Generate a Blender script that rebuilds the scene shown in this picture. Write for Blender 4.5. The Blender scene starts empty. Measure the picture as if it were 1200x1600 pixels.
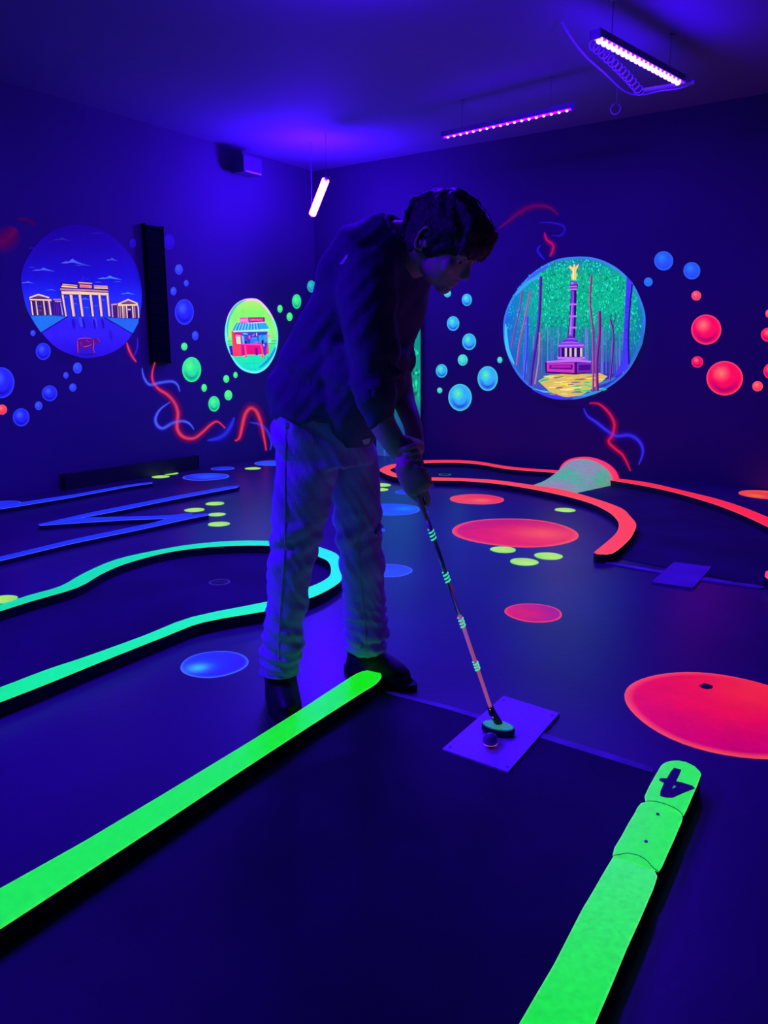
import bpy, bmesh, math, random
from mathutils import Vector, Matrix, noise
from mathutils.geometry import tessellate_polygon

# ------------------------------------------------------------------ camera, world, lights, exposure
SC = bpy.context.scene
COL = SC.collection
FPX, YH, CH = 1200.0, 550.0, 1.08            # focal length in px, horizon row, camera height
PITCH = math.atan((800 - YH) / FPX)
cam_d = bpy.data.cameras.new('camera'); cam = bpy.data.objects.new('camera', cam_d); COL.objects.link(cam)
cam_d.sensor_fit = 'VERTICAL'; cam_d.sensor_height = 36.0; cam_d.lens = 36.0 * FPX / 1600.0
cam.location = (0, 0, CH); cam.rotation_euler = (math.pi / 2 - PITCH, 0, 0); cam_d.clip_start = 0.05
SC.camera = cam
world = bpy.data.worlds.new('world'); SC.world = world; world.use_nodes = True
world.node_tree.nodes['Background'].inputs[0].default_value = (0.01, 0.0, 0.12, 1)
world.node_tree.nodes['Background'].inputs[1].default_value = 0.3
SC.view_settings.view_transform = 'Standard'; SC.view_settings.look = 'None'
SC.view_settings.exposure = 0.0; SC.view_settings.gamma = 1.0; SC.view_settings.use_curve_mapping = False

UV = (0.05, 0.0, 1.0)                        # colour of the blacklight
def area(name, loc, to, sx, sy, energy, color=UV, spread=180):
    l = bpy.data.lights.new(name, 'AREA'); l.shape = 'RECTANGLE'; l.size = sx; l.size_y = sy
    l.energy = energy; l.color = color; l.spread = math.radians(spread)
    o = bpy.data.objects.new(name, l); COL.objects.link(o); o.location = loc
    o.rotation_euler = (Vector(to) - Vector(loc)).to_track_quat('-Z', 'Y').to_euler()
    return o
STRIP = 26.0          # emission of the blacklight strips in the bars
FLUOR = 0.85          # strength of the fluorescent paints

# ------------------------------------------------------------------ pixel -> place
def ray(x, y):
    a = (x - 600) / FPX; b = (800 - y) / FPX
    return Vector((a, math.cos(PITCH) + b * math.sin(PITCH), -math.sin(PITCH) + b * math.cos(PITCH)))
CAMP = Vector((0, 0, CH))
def on_z(x, y, z=0.0):
    r = ray(x, y); return CAMP + r * ((z - CH) / r.z)
def at(x, y, Y):
    r = ray(x, y); return CAMP + r * (Y / r.y)
A = math.radians(35)
dL = Vector((-math.sin(A), -math.cos(A), 0)); dR = Vector((math.cos(A), -math.sin(A), 0))
qR = on_z(657, 716.5)
# corner: on the right wall's line at photo column 497
t497 = ray(497, 700).x / ray(497, 700).y
k = (qR.x - t497 * qR.y) / (dR.x - t497 * dR.y)
CORN = qR - dR * k
nL = Vector((math.cos(A), -math.sin(A), 0))      # left wall's normal, into the room (= dR)
nR = dL.copy()                                   # right wall's normal, into the room
def on_wall(x, y, side, off=0.0):
    n = nL if side == 'L' else nR
    r = ray(x, y); return CAMP + r * (((CORN - CAMP).dot(n) + off) / r.dot(n))
CEIL = 2.95

# ------------------------------------------------------------------ materials
def s2l(c): return tuple(((v / 255) / 12.92 if v / 255 <= 0.04045 else ((v / 255 + 0.055) / 1.055) ** 2.4) for v in c)
MATS = {}
def mat(name, col, rough=0.6, metal=0.0, emis=None, es=0.0, var=0.15, scale=8.0, bump=0.0, bscale=60, spec=0.5, sheen=0):
    if name in MATS: return MATS[name]
    m = bpy.data.materials.new(name); m.use_nodes = True; nt = m.node_tree; b = nt.nodes['Principled BSDF']
    tc = nt.nodes.new('ShaderNodeTexCoord'); nz = nt.nodes.new('ShaderNodeTexNoise'); nz.inputs['Scale'].default_value = scale
    nz.inputs['Detail'].default_value = 6
    nt.links.new(tc.outputs['Object'], nz.inputs['Vector'])
    cr = nt.nodes.new('ShaderNodeMapRange'); cr.inputs['To Min'].default_value = 1 - var; cr.inputs['To Max'].default_value = 1 + var
    cr.inputs['From Min'].default_value = .3; cr.inputs['From Max'].default_value = .7
    nt.links.new(nz.outputs['Fac'], cr.inputs['Value'])
    mx = nt.nodes.new('ShaderNodeVectorMath'); mx.operation = 'SCALE'; mx.inputs[0].default_value = col
    nt.links.new(cr.outputs['Result'], mx.inputs['Scale']); nt.links.new(mx.outputs['Vector'], b.inputs['Base Color'])
    b.inputs['Roughness'].default_value = rough; b.inputs['Metallic'].default_value = metal
    b.inputs['Specular IOR Level'].default_value = spec; b.inputs['Sheen Weight'].default_value = sheen
    if emis: b.inputs['Emission Color'].default_value = (*emis, 1); b.inputs['Emission Strength'].default_value = es
    if bump:
        n2 = nt.nodes.new('ShaderNodeTexNoise'); n2.inputs['Scale'].default_value = bscale; n2.inputs['Detail'].default_value = 5
        nt.links.new(tc.outputs['Object'], n2.inputs['Vector'])
        bp = nt.nodes.new('ShaderNodeBump'); bp.inputs['Strength'].default_value = bump; bp.inputs['Distance'].default_value = .01
        nt.links.new(n2.outputs['Fac'], bp.inputs['Height']); nt.links.new(bp.outputs['Normal'], b.inputs['Normal'])
    MATS[name] = m; return m
def paint(name, strength=FLUOR, grit=0.12, scale=25.0, alpha=False, rough=.55, refl=.12):
    """fluorescent paint: its pigment colours are a colour attribute, it glows under blacklight"""
    if name in MATS: return MATS[name]
    m = bpy.data.materials.new(name); m.use_nodes = True; nt = m.node_tree; b = nt.nodes['Principled BSDF']
    at_ = nt.nodes.new('ShaderNodeAttribute'); at_.attribute_name = 'Col'
    tc = nt.nodes.new('ShaderNodeTexCoord'); nz = nt.nodes.new('ShaderNodeTexNoise'); nz.inputs['Scale'].default_value = scale; nz.inputs['Detail'].default_value = 8
    nz.inputs['Roughness'].default_value = .7
    nt.links.new(tc.outputs['Object'], nz.inputs['Vector'])
    cr = nt.nodes.new('ShaderNodeMapRange'); cr.inputs['To Min'].default_value = 1 - grit; cr.inputs['To Max'].default_value = 1 + grit
    cr.inputs['From Min'].default_value = .3; cr.inputs['From Max'].default_value = .7
    nt.links.new(nz.outputs['Fac'], cr.inputs['Value'])
    mx = nt.nodes.new('ShaderNodeVectorMath'); mx.operation = 'SCALE'
    nt.links.new(at_.outputs['Color'], mx.inputs[0]); nt.links.new(cr.outputs['Result'], mx.inputs['Scale'])
    nt.links.new(mx.outputs['Vector'], b.inputs['Emission Color']); b.inputs['Emission Strength'].default_value = strength
    m2 = nt.nodes.new('ShaderNodeVectorMath'); m2.operation = 'SCALE'; m2.inputs['Scale'].default_value = refl
    nt.links.new(mx.outputs['Vector'], m2.inputs[0])
    m3 = nt.nodes.new('ShaderNodeVectorMath'); m3.operation = 'ADD'; m3.inputs[1].default_value = (.02, .02, .03)
    nt.links.new(m2.outputs['Vector'], m3.inputs[0]); nt.links.new(m3.outputs['Vector'], b.inputs['Base Color'])
    b.inputs['Roughness'].default_value = rough; b.inputs['Specular IOR Level'].default_value = .3
    if alpha: nt.links.new(at_.outputs['Alpha'], b.inputs['Alpha'])
    MATS[name] = m; return m
M_FLOOR = mat('dark_floor_coating', (.07, .06, .095), rough=.32, var=.25, scale=1.3, bump=.06, bscale=35, spec=.6)
M_LANE = mat('dark_lane_carpet', (.035, .035, .05), rough=.75, var=.35, scale=2.5, bump=.25, bscale=300, spec=.25)
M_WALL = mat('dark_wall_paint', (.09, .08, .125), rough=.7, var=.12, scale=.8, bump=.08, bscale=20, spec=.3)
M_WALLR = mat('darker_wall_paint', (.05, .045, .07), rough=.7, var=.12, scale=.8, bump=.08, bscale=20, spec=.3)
M_CEIL = mat('ceiling_paint', (.19, .15, .27), rough=.8, var=.1, scale=.6)
M_BLACK = mat('black_wood', (.01, .01, .013), rough=.6, var=.3, scale=20)
M_METAL = mat('dull_metal', (.25, .25, .3), rough=.4, metal=.7)
M_HOUS = mat('bar_housing', (.25, .2, .35), rough=.5)
M_PAINT = paint('fluorescent_paint', strength=1.08)
M_MURAL = paint('mural_paint', strength=1.05, grit=.10, scale=14)
M_GLOW = paint('airbrushed_paint', grit=.05, scale=10, alpha=True)
M_CURB = paint('curb_top_paint', strength=.92, grit=.24, scale=110, refl=.5)
M_SPOT = paint('floor_spot_paint', grit=.12, scale=9, rough=.45)

# ------------------------------------------------------------------ object helpers
def tag(o, label=None, cat=None, group=None, kind=None):
    if label: o['label'] = label
    if cat: o['category'] = cat
    if group: o['group'] = group
    if kind: o['kind'] = kind
    return o
def link_mesh(name, verts, faces, m, parent=None, smooth=False, cols=None, fcols=None, matidx=None):
    me = bpy.data.meshes.new(name); me.from_pydata([tuple(v) for v in verts], [], faces)
    ms = m if isinstance(m, (list, tuple)) else [m]
    for x in ms: me.materials.append(x)
    if matidx:
        for p, i in zip(me.polygons, matidx): p.material_index = i
    if cols is not None:
        a = me.color_attributes.new('Col', 'FLOAT_COLOR', 'POINT')
        for i, c in enumerate(cols): a.data[i].color = (*c[:3], c[3] if len(c) > 3 else 1.0)
    if smooth:
        for p in me.polygons: p.use_smooth = True
    me.update()
    o = bpy.data.objects.new(name, me); COL.objects.link(o)
    if parent: o.parent = parent
    return o
def bm_obj(name, bm, m, parent=None, smooth=False):
    bmesh.ops.recalc_face_normals(bm, faces=bm.faces)
    me = bpy.data.meshes.new(name); bm.to_mesh(me); bm.free()
    for x in (m if isinstance(m, (list, tuple)) else [m]): me.materials.append(x)
    if smooth:
        for p in me.polygons: p.use_smooth = True
    o = bpy.data.objects.new(name, me); COL.objects.link(o)
    if parent: o.parent = parent
    return o
def center_origin(o, base=True):
    """move a top-level mesh's origin to the base of its own geometry"""
    me = o.data; n = len(me.vertices)
    c = sum((v.co for v in me.vertices), Vector()) / n
    if base: c.z = min(v.co.z for v in me.vertices)
    for v in me.vertices: v.co -= c
    o.location = c; me.update(); return o
def root(name, loc, label, cat, group=None):
    o = bpy.data.objects.new(name, None); COL.objects.link(o); o.location = loc; o.empty_display_size = .1
    return tag(o, label, cat, group)
def adopt(o, r):
    """parent a mesh written in world coordinates to an unrotated empty"""
    for v in o.data.vertices: v.co -= r.location
    o.parent = r; o.data.update(); return o
def box_bm(bm, c, sx, sy, sz, ax=None, bevel=0.0):
    """box centred at c; ax = 3 axis vectors"""
    ax = ax or (Vector((1, 0, 0)), Vector((0, 1, 0)), Vector((0, 0, 1)))
    r = bmesh.ops.create_cube(bm, size=1.0)
    vs = r['verts']
    for v in vs:
        p = v.co.copy(); v.co = Vector(c) + ax[0] * p.x * sx + ax[1] * p.y * sy + ax[2] * p.z * sz
    if bevel:
        es = [e for e in bm.edges if all(v in vs for v in e.verts)]
        bmesh.ops.bevel(bm, geom=es, offset=bevel, segments=2, affect='EDGES', profile=.6)
def tube_bm(bm, pts, rad, n=10, caps=True):
    pts = [Vector(p) for p in pts]
    rads = rad if isinstance(rad, (list, tuple)) else [rad] * len(pts)
    prev = None; rings = []
    for i, p in enumerate(pts):
        t = (pts[min(i + 1, len(pts) - 1)] - pts[max(i - 1, 0)]).normalized()
        if prev is None:
            u = t.orthogonal().normalized()
        else:
            u = (prev - t * prev.dot(t)).normalized()
        prev = u; w = t.cross(u)
        rings.append([bm.verts.new(p + (u * math.cos(2 * math.pi * j / n) + w * math.sin(2 * math.pi * j / n)) * rads[i]) for j in range(n)])
    for a, b in zip(rings, rings[1:]):
        for j in range(n): bm.faces.new((a[j], a[(j + 1) % n], b[(j + 1) % n], b[j]))
    if caps: bm.faces.new(rings[0][::-1]); bm.faces.new(rings[-1])
def spline(pts, n=8):
    """Catmull-Rom through 2-D or 3-D tuples"""
    P = [Vector(p) for p in pts]; out = []
    for i in range(len(P) - 1):
        a = P[max(i - 1, 0)]; b = P[i]; c = P[i + 1]; d = P[min(i + 2, len(P) - 1)]
        for j in range(n):
            t = j / n
            out.append(0.5 * ((2 * b) + (c - a) * t + (2 * a - 5 * b + 4 * c - d) * t * t + (3 * b - a - 3 * c + d) * t ** 3))
    out.append(P[-1]); return out

# ------------------------------------------------------------------ paint on surfaces
class Canvas:
    """flat layers of paint on a plane; place(x, y, layer) -> world point"""
    def __init__(self, place, mp=lambda x, y: (x, y), step=.0006, base=.001):
        self.place = place; self.mp = mp; self.v = []; self.f = []; self.c = []; self.layer = 0; self.step = step; self.base = base
    def pt(self, x, y, col):
        X, Y = self.mp(x, y); self.v.append(self.place(X, Y, self.base + self.layer * self.step)); 
        c = s2l(col[:3]); self.c.append((*c, col[3] if len(col) > 3 else 1.0)); return len(self.v) - 1
    def poly(self, pts, col):
        self.layer += 1
        ids = [self.pt(x, y, col(x, y) if callable(col) else col) for x, y in pts]
        for t in tessellate_polygon([[Vector((x, y, 0)) for x, y in pts]]): self.f.append(tuple(ids[i] for i in t))
    def disc(self, outline, rings, colfn, centre=None):
        self.layer += 1
        cx, cy = centre or (sum(p[0] for p in outline) / len(outline), sum(p[1] for p in outline) / len(outline))
        c0 = self.pt(cx, cy, colfn(cx, cy, 0)); prev = None; n = len(outline)
        for r in range(1, rings + 1):
            t = (r / rings) ** .8
            ids = [self.pt(cx + (x - cx) * t, cy + (y - cy) * t, colfn(cx + (x - cx) * t, cy + (y - cy) * t, t)) for x, y in outline]
            for j in range(n):
                k2 = (j + 1) % n
                self.f.append((c0, ids[j], ids[k2]) if prev is None else (prev[j], ids[j], ids[k2], prev[k2]))
            prev = ids
    def stroke(self, pts, w, col, n=4, taper=True, halo=None, bump=True):
        """painted line; halo = (width, colour) airbrushed falloff"""
        if bump: self.layer += 1
        P = spline(pts, n) if n > 1 and len(pts) > 2 else [Vector(p) for p in pts]
        L = len(P); rows = []
        for i, p in enumerate(P):
            t = (P[min(i + 1, L - 1)] - P[max(i - 1, 0)]); t = t.normalized() if t.length else Vector((1, 0)); nn = Vector((-t.y, t.x))
            s = i / (L - 1); k_ = (math.sin(math.pi * min(max(s, .04), .96)) ** .5) if taper else 1
            ww = w * k_ / 2
            c = col(s) if callable(col) else col
            if halo:
                ww *= .45 + .75 * abs(math.sin(s * math.pi * max(1.5, L / 36) + .5))
                h = halo[0] * k_ / 2; hc = halo[1]
                offs = [(-h, (*hc, 0)), (-h * .45, (*hc, .22)), (-ww, (*c[:3], .75)), (0, (*c[:3], 1)), (ww, (*c[:3], .75)), (h * .45, (*hc, .22)), (h, (*hc, 0))]
            else: offs = [(-ww, c), (ww, c)]
            rows.append([self.pt(p.x + nn.x * o_, p.y + nn.y * o_, cc) for o_, cc in offs])
        for a, b in zip(rows, rows[1:]):
            for j in range(len(a) - 1): self.f.append((a[j], a[j + 1], b[j + 1], b[j]))
    def build(self, name, m):
        o = link_mesh(name, self.v, self.f, m, cols=self.c); return center_origin(o, base=False)
def ell(cx, cy, rx, ry, n=40, rot=0.0, wob=0.0, seed=0):
    rnd = random.Random(seed); ph = rnd.random() * 6; o = []
    for i in range(n):
        a = 2 * math.pi * i / n; k_ = 1 + wob * math.sin(3 * a + ph) + wob * .6 * math.sin(5 * a + 2 * ph)
        x = rx * math.cos(a) * k_; y = ry * math.sin(a) * k_
        o.append((cx + x * math.cos(rot) - y * math.sin(rot), cy + x * math.sin(rot) + y * math.cos(rot)))
    return o
def mixc(a, b, t):
    t = max(0, min(1, t)); return tuple(a[i] + (b[i] - a[i]) * t for i in range(3))
def ramp(stops, t):
    if t <= stops[0][0]: return stops[0][1]
    for (a, ca), (b, cb) in zip(stops, stops[1:]):
        if t <= b: return mixc(ca, cb, (t - a) / (b - a))
    return stops[-1][1]

# ------------------------------------------------------------------ the room
LLEN, RLEN = 10.6, 10.0
def quad_slab(name, a, b, c, d, n, th, m, kind='structure'):
    """slab whose visible face is a-b-c-d, thickened by th against n"""
    v = [Vector(p) for p in (a, b, c, d)]; w = [p - n * th for p in v]
    o = link_mesh(name, v + w, [(0, 1, 2, 3), (7, 6, 5, 4), (0, 4, 5, 1), (1, 5, 6, 2), (2, 6, 7, 3), (3, 7, 4, 0)], m)
    bm = bmesh.new(); bm.from_mesh(o.data); bmesh.ops.recalc_face_normals(bm, faces=bm.faces); bm.to_mesh(o.data); bm.free()
    return tag(o, kind=kind)
c0 = CORN.copy(); c0.z = 0
cA = c0 + dL * LLEN; cB = c0 + dR * RLEN; cC = c0 + dL * LLEN + dR * RLEN; UP = Vector((0, 0, 1))
quad_slab('floor', c0, cA, cC, cB, UP, .1, M_FLOOR)
quad_slab('ceiling', c0 + UP * CEIL, cB + UP * CEIL, cC + UP * CEIL, cA + UP * CEIL, -UP, .1, M_CEIL)
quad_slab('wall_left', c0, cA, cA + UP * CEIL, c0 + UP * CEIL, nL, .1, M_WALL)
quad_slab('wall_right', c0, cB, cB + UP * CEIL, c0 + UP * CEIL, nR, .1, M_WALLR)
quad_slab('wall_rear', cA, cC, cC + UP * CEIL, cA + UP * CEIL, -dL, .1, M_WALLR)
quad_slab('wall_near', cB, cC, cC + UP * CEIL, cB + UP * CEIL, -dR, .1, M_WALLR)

# ------------------------------------------------------------------ blacklight bars under the ceiling
def em_mat(name, col, s, base=(.3, .2, .5)):
    m = bpy.data.materials.new(name); m.use_nodes = True; b = m.node_tree.nodes['Principled BSDF']
    b.inputs['Base Color'].default_value = (*base, 1); b.inputs['Emission Color'].default_value = (*col, 1); b.inputs['Emission Strength'].default_value = s
    return m
M_STRIP = em_mat('blacklight_strip', (.05, 0, 1), STRIP)
M_LED = em_mat('led_lens', (1.2, .62, 2.2), 2.0)
def light_bar(p, q, label, n=18, strip=M_STRIP, r=.012, w=.05, down=Vector((0, 0, -1)), power=60, up=.12):
    p = Vector(p); q = Vector(q); mid = (p + q) / 2; ax = (q - p).normalized(); L = (q - p).length
    sd = ax.cross(down).normalized(); dn = sd.cross(ax).normalized(); 
    if dn.dot(down) < 0: dn = -dn
    R_ = root('blacklight_bar', mid, label, 'light', 'blacklight bars under the ceiling')
    bm = bmesh.new(); box_bm(bm, -dn * .018, L + .03, w + .006, .03, (ax, sd, dn), .004)
    for s in (-1, 1): box_bm(bm, ax * s * (L / 2 + .015) - dn * .014, .008, w + .010, .04, (ax, sd, dn), .003)
    bm_obj('housing', bm, M_HOUS, R_)
    bm = bmesh.new(); box_bm(bm, Vector(), L, w * .55, .008, (ax, sd, dn), .002); bm_obj('light_strip', bm, strip, R_)
    if power:
        l = area('blacklight', mid + dn * .022, mid + dn, .045, L * .96, power); l.rotation_euler = Matrix((dn.cross(ax), ax, -dn)).transposed().to_euler()
        for t_ in (-.33, 0, .33):
            ld = bpy.data.lights.new('added_uplight', 'POINT'); ld.energy = power * up; ld.color = UV; ld.shadow_soft_size = .03  # added point lights, brighten the ceiling and walls around the bar
            lo = bpy.data.objects.new('added_uplight', ld); COL.objects.link(lo); lo.location = mid + ax * L * t_ + dn * .05
    lens = None
    for i in range(n):
        c = ax * (L * ((i + .5) / n - .5)) + dn * .006
        if lens is None:
            bm = bmesh.new(); bmesh.ops.create_uvsphere(bm, u_segments=12, v_segments=8, radius=r); lens = bm_obj('led_lens', bm, M_LED, R_, True); lens.location = c
        else:
            o = lens.copy(); COL.objects.link(o); o.parent = R_; o.location = c
    br = []
    for s in (-.35, .35):
        a = ax * L * s - dn * .03; top = CEIL - mid.z
        bm = bmesh.new(); tube_bm(bm, [a, Vector((a.x, a.y, top + .001))], .0025, 8); box_bm(bm, Vector((a.x, a.y, top - .004)), .03, .03, .008, None, .002)
        bm_obj('hanging_wire', bm, M_METAL, R_)
    return R_
HB = 2.72
def light_tube(p, q, r, label):
    p = Vector(p); q = Vector(q); mid = (p + q) / 2; ax = (q - p).normalized(); L = (q - p).length
    R_ = root('blacklight_tube', mid, label, 'light')
    m = em_mat('tube_glass', (32 / 620, 1.3 / 620, 1), 620)
    bm = bmesh.new(); tube_bm(bm, [ax * -L * .5, ax * -L * .49, ax * L * .49, ax * L * .5], [r * .7, r, r, r * .7], 20); bm_obj('glass_tube', bm, m, R_, True)
    for s in (-1, 1):
        bm = bmesh.new(); tube_bm(bm, [ax * s * L * .498, ax * s * (L * .5 + .02)], r * .5, 16); bm_obj('end_cap', bm, M_METAL, R_)
        a = ax * s * (L * .5 + .012); bm = bmesh.new(); tube_bm(bm, [a, Vector((a.x, a.y, CEIL - mid.z + .001))], .002, 6); bm_obj('hanging_wire', bm, M_METAL, R_)
    return R_
light_tube(at(488, 335, 7.5), at(509, 281, 7.25), .033, 'white-hot blacklight tube hanging at a slant beside the far corner, left of the player')
light_bar(on_z(695, 214, HB), on_z(892, 170, HB), 'dotted violet blacklight bar above the player\'s head, between the other two bars', n=18, r=.010, w=.03, power=25)
b3 = light_bar(on_z(933, 59, HB), on_z(1062, 128, HB), 'bright beaded blacklight bar at the upper right with a coiled cable', n=19, r=.019, w=.05, power=28, up=.4)

# ------------------------------------------------------------------ off-frame bars that light the player and the ceiling
light_bar((-.62, 3.9, 2.84), (.1, 4.25, 2.84), 'blacklight bar over the middle of the room, above the picture', n=18, r=.012, w=.05, power=120, up=.2)
light_bar((-2.3, 1.3, 2.6), (-2.6, 2.3, 2.6), 'blacklight bar over the left-hand lanes, above the picture', n=18, r=.012, w=.05, power=130)

# ------------------------------------------------------------------ raised curbs and lanes
CHT = 0.05
def curb(name, A_, B_, top, parent=None, z0=0.0, h=CHT, m=None, capend=None, jag=0.0, seed=1, gradf=None):
    """lumber strip between two traced top edges; dark sides, painted top set in from the edge"""
    a = [on_z(x, y, z0 + h) for x, y in A_]; b = [on_z(x, y, z0 + h) for x, y in B_]
    n = len(a); rnd = random.Random(seed); v = []; f = []; mi = []; cols = []
    KP = (0, .035, .3, .5, .7, .965, 1); K = 7
    for i in range(n):
        for j in range(K):
            p = a[i].lerp(b[i], KP[j])
            v.append(p); e = 1 if j in (0, K - 1) else 0
            c = top(i / (n - 1), j / (K - 1)); c = mixc(c, (235, 255, 235), .22) if e else c
            cols.append(s2l(c))
    nt = len(v)
    for i in range(n - 1):
        for j in range(K - 1):
            q = i * K + j; f.append((q, q + 1, q + K + 1, q + K)); mi.append(0)
    # outline ring
    ring = [i * K for i in range(n)] + [(n - 1) * K + j for j in range(1, K)] + [i * K + K - 1 for i in range(n - 2, -1, -1)] + [j for j in range(K - 2, 0, -1)]
    r1 = []; r2 = []
    for i in ring:
        p = v[i]; v.append(Vector((p.x, p.y, z0 + h - .003))); cols.append(cols[i]); r1.append(len(v) - 1)
    for i in ring:
        p = v[i]; v.append(Vector((p.x, p.y, z0))); cols.append((0, 0, 0)); r2.append(len(v) - 1)
    m_ = len(ring)
    for i in range(m_):
        j = (i + 1) % m_
        f.append((ring[i], ring[j], r1[j], r1[i])); mi.append(0)
        f.append((r1[i], r1[j], r2[j], r2[i])); mi.append(1)
    f.append(tuple(r2)); mi.append(1)
    o = link_mesh(name, v, f, [m or M_CURB, M_BLACK], cols=cols, matidx=mi)
    bm = bmesh.new(); bm.from_mesh(o.data); bmesh.ops.recalc_face_normals(bm, faces=bm.faces); bm.to_mesh(o.data); bm.free()
    if parent: adopt(o, parent)
    else: center_origin(o)
    return o
def resample(pts, n):
    P = [Vector(p) for p in pts]; d = [0]
    for a, b in zip(P, P[1:]): d.append(d[-1] + (b - a).length)
    out = []
    for i in range(n):
        s = d[-1] * i / (n - 1); k_ = 0
        while k_ < len(d) - 2 and d[k_ + 1] < s: k_ += 1
        t = (s - d[k_]) / (d[k_ + 1] - d[k_] or 1); out.append(tuple(P[k_].lerp(P[k_ + 1], max(0, min(1, t)))))
    return out

# green boundary curb, foreground left
U = [(-130, 1462), (0, 1388), (129, 1316), (258, 1239), (388, 1160), (465, 1112), (546, 1059), (556, 1053), (566, 1049), (576, 1047), (586, 1047.5), (592, 1050)]
Lw = [(-130, 1532), (0, 1450), (129, 1366), (258, 1282), (362, 1213), (460, 1149), (566, 1081), (578, 1074), (587, 1068), (593, 1062), (596, 1057), (595.5, 1053)]
o = curb('boundary_curb', resample(U[:7], 40) + U[7:], resample(Lw[:7], 40) + Lw[7:], lambda s, t: (24, 240, 24))
tag(o, 'long green glowing floor curb ending in a rounded tip in front of the player\'s boots', 'curb')

# numbered curb, bottom right: three boards end to end
R4 = root('numbered_curb', on_z(1000, 1400, 0), 'broad green glowing curb painted with a dark 4, bottom right', 'curb')
g4 = lambda s, t: mixc((60, 232, 80), (40, 238, 50), t)
def zq(l): return [(960 + x / 7.5, 1170 + y / 7.5) for x, y in l]
A1 = zq([(710, 138), (640, 145), (585, 165), (545, 200), (470, 330), (405, 445), (352, 560), (368, 612)])
B1 = zq([(760, 138), (850, 158), (940, 205), (1020, 285), (975, 410), (910, 560), (850, 700), (812, 772)])
curb('curb_board', resample(A1, 22), resample(B1, 22), g4, R4)['label'] = 'end board carrying the dark 4'
A2 = zq([(372, 622), (315, 634), (268, 690), (240, 750), (160, 880), (80, 1030), (0, 1160), (-20, 1240)])
B2 = zq([(772, 745), (800, 800), (790, 850), (740, 960), (690, 1080), (620, 1230), (560, 1370), (520, 1430)])
curb('curb_board', resample(A2, 26), resample(B2, 26), g4, R4)['label'] = 'middle board with two screws'
A3 = zq([(-10, 1258)]) + [(944, 1362), (924, 1397), (910, 1420), (891, 1457), (866, 1506), (840, 1550), (811, 1600), (770, 1672)]
B3 = zq([(470, 1425), (505, 1480)]) + [(1022, 1385), (1000, 1436), (979, 1482), (955, 1540), (929, 1600), (900, 1665), (897, 1672)]
curb('curb_board', resample(A3, 34), resample(B3, 34), lambda s, t: mixc((62, 236, 90), (16, 236, 30), s), R4)['label'] = 'longest board running out of the frame'
cv = Canvas(lambda x, y, o_: on_z(x, y, CHT + o_), lambda x, y: (960 + x / 7.5, 1170 + y / 7.5))
cv.poly([(700, 222), (745, 232), (785, 245), (760, 310), (725, 378), (800, 395), (910, 430), (948, 465), (830, 510), (740, 550), (680, 576), (600, 573), (535, 553), (538, 500), (580, 400), (530, 375), (525, 350), (550, 342), (615, 345), (660, 265)], (24, 0, 96))
cv.poly([(700, 428), (722, 442), (705, 455), (675, 465)], (60, 225, 130))
adopt(cv.build('painted_number', paint('number_paint', strength=.25)), Vector()) if False else None
cv2 = Canvas(lambda x, y, o_: on_z(x, y, CHT + o_), lambda x, y: (960 + x / 7.5, 1170 + y / 7.5))
cv2.stroke([(372, 615), (430, 611), (500, 620), (600, 648), (700, 690), (760, 730), (800, 775)], 9, (2, 70, 40), n=4, taper=False)
cv2.stroke([(-15, 1248), (60, 1240), (150, 1222), (280, 1250), (380, 1310), (450, 1390), (520, 1438)], 9, (2, 60, 40), n=4, taper=False)
r_k = random.Random(3); cv2.layer += 1
for i in range(110):
    x = r_k.uniform(-250, 960); y = r_k.uniform(150, 3000); s0 = (y - 150) / 2850
    xc = 760 - 1150 * s0 ** .93; 
    if abs(x - xc) > 150 + 120 * s0: continue
    cv2.stroke([(x, y), (x + r_k.uniform(-26, 26), y + r_k.uniform(-26, 26))], r_k.uniform(3, 7), (8, 150, 60), n=1, bump=False)
crk = link_mesh('crack_lines', cv2.v, cv2.f, MATS.get('number_paint') or paint('number_paint', strength=.5), cols=cv2.c); adopt(crk, R4); crk['label'] = 'dark cracks and scuffs on the green paint'
num = link_mesh('painted_number', cv.v, cv.f, MATS.get('number_paint') or paint('number_paint', strength=.5), cols=cv.c); adopt(num, R4); num['label'] = 'dark hand-painted numeral 4'
for zx, zy in ((508, 770), (370, 1090)):
    c = on_z(960 + zx / 7.5, 1170 + zy / 7.5, CHT); bm = bmesh.new()
    bmesh.ops.create_cone(bm, segments=16, radius1=.0045, radius2=.0035, depth=.003, cap_ends=True, matrix=Matrix.Translation(c + Vector((0, 0, .001))))
    box_bm(bm, c + Vector((0, 0, .0026)), .005, .0008, .0006)
    adopt(bm_obj('screw', bm, M_METAL), R4)

# teal hairpin curb
teal = lambda s, t: ramp([(0, (8, 225, 110)), (.25, (8, 232, 120)), (.5, (30, 245, 165)), (.75, (20, 250, 130)), (1, (10, 242, 90))], s)
TU = [(-90, 972), (0, 945), (45, 930), (94, 916), (131, 895.5), (180, 874.5), (240, 860.6), (300, 850.5), (367, 845), (431, 845.5), (480, 850), (517, 861), (530, 870), (534, 886), (534, 903), (527, 912), (505, 925), (481, 935), (450, 945), (415, 954), (319, 971), (262, 992), (161, 1032), (75, 1067), (0, 1096), (-90, 1129)]
TL = [(-90, 982), (0, 954), (49, 938.6), (120, 917.6), (157, 897), (195, 880.5), (255, 864), (307, 856), (367, 852), (431, 852.5), (475, 860), (500, 870), (512, 876), (517, 886), (516, 898), (509, 905), (496, 912), (478, 919), (448, 930), (415, 940.5), (300, 964), (225, 993), (131, 1027), (75, 1045.5), (0, 1074), (-90, 1107)]
o = curb('boundary_curb', [tuple(v) for v in spline(TU, 3)], [tuple(v) for v in spline(TL, 3)], teal)
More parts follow.
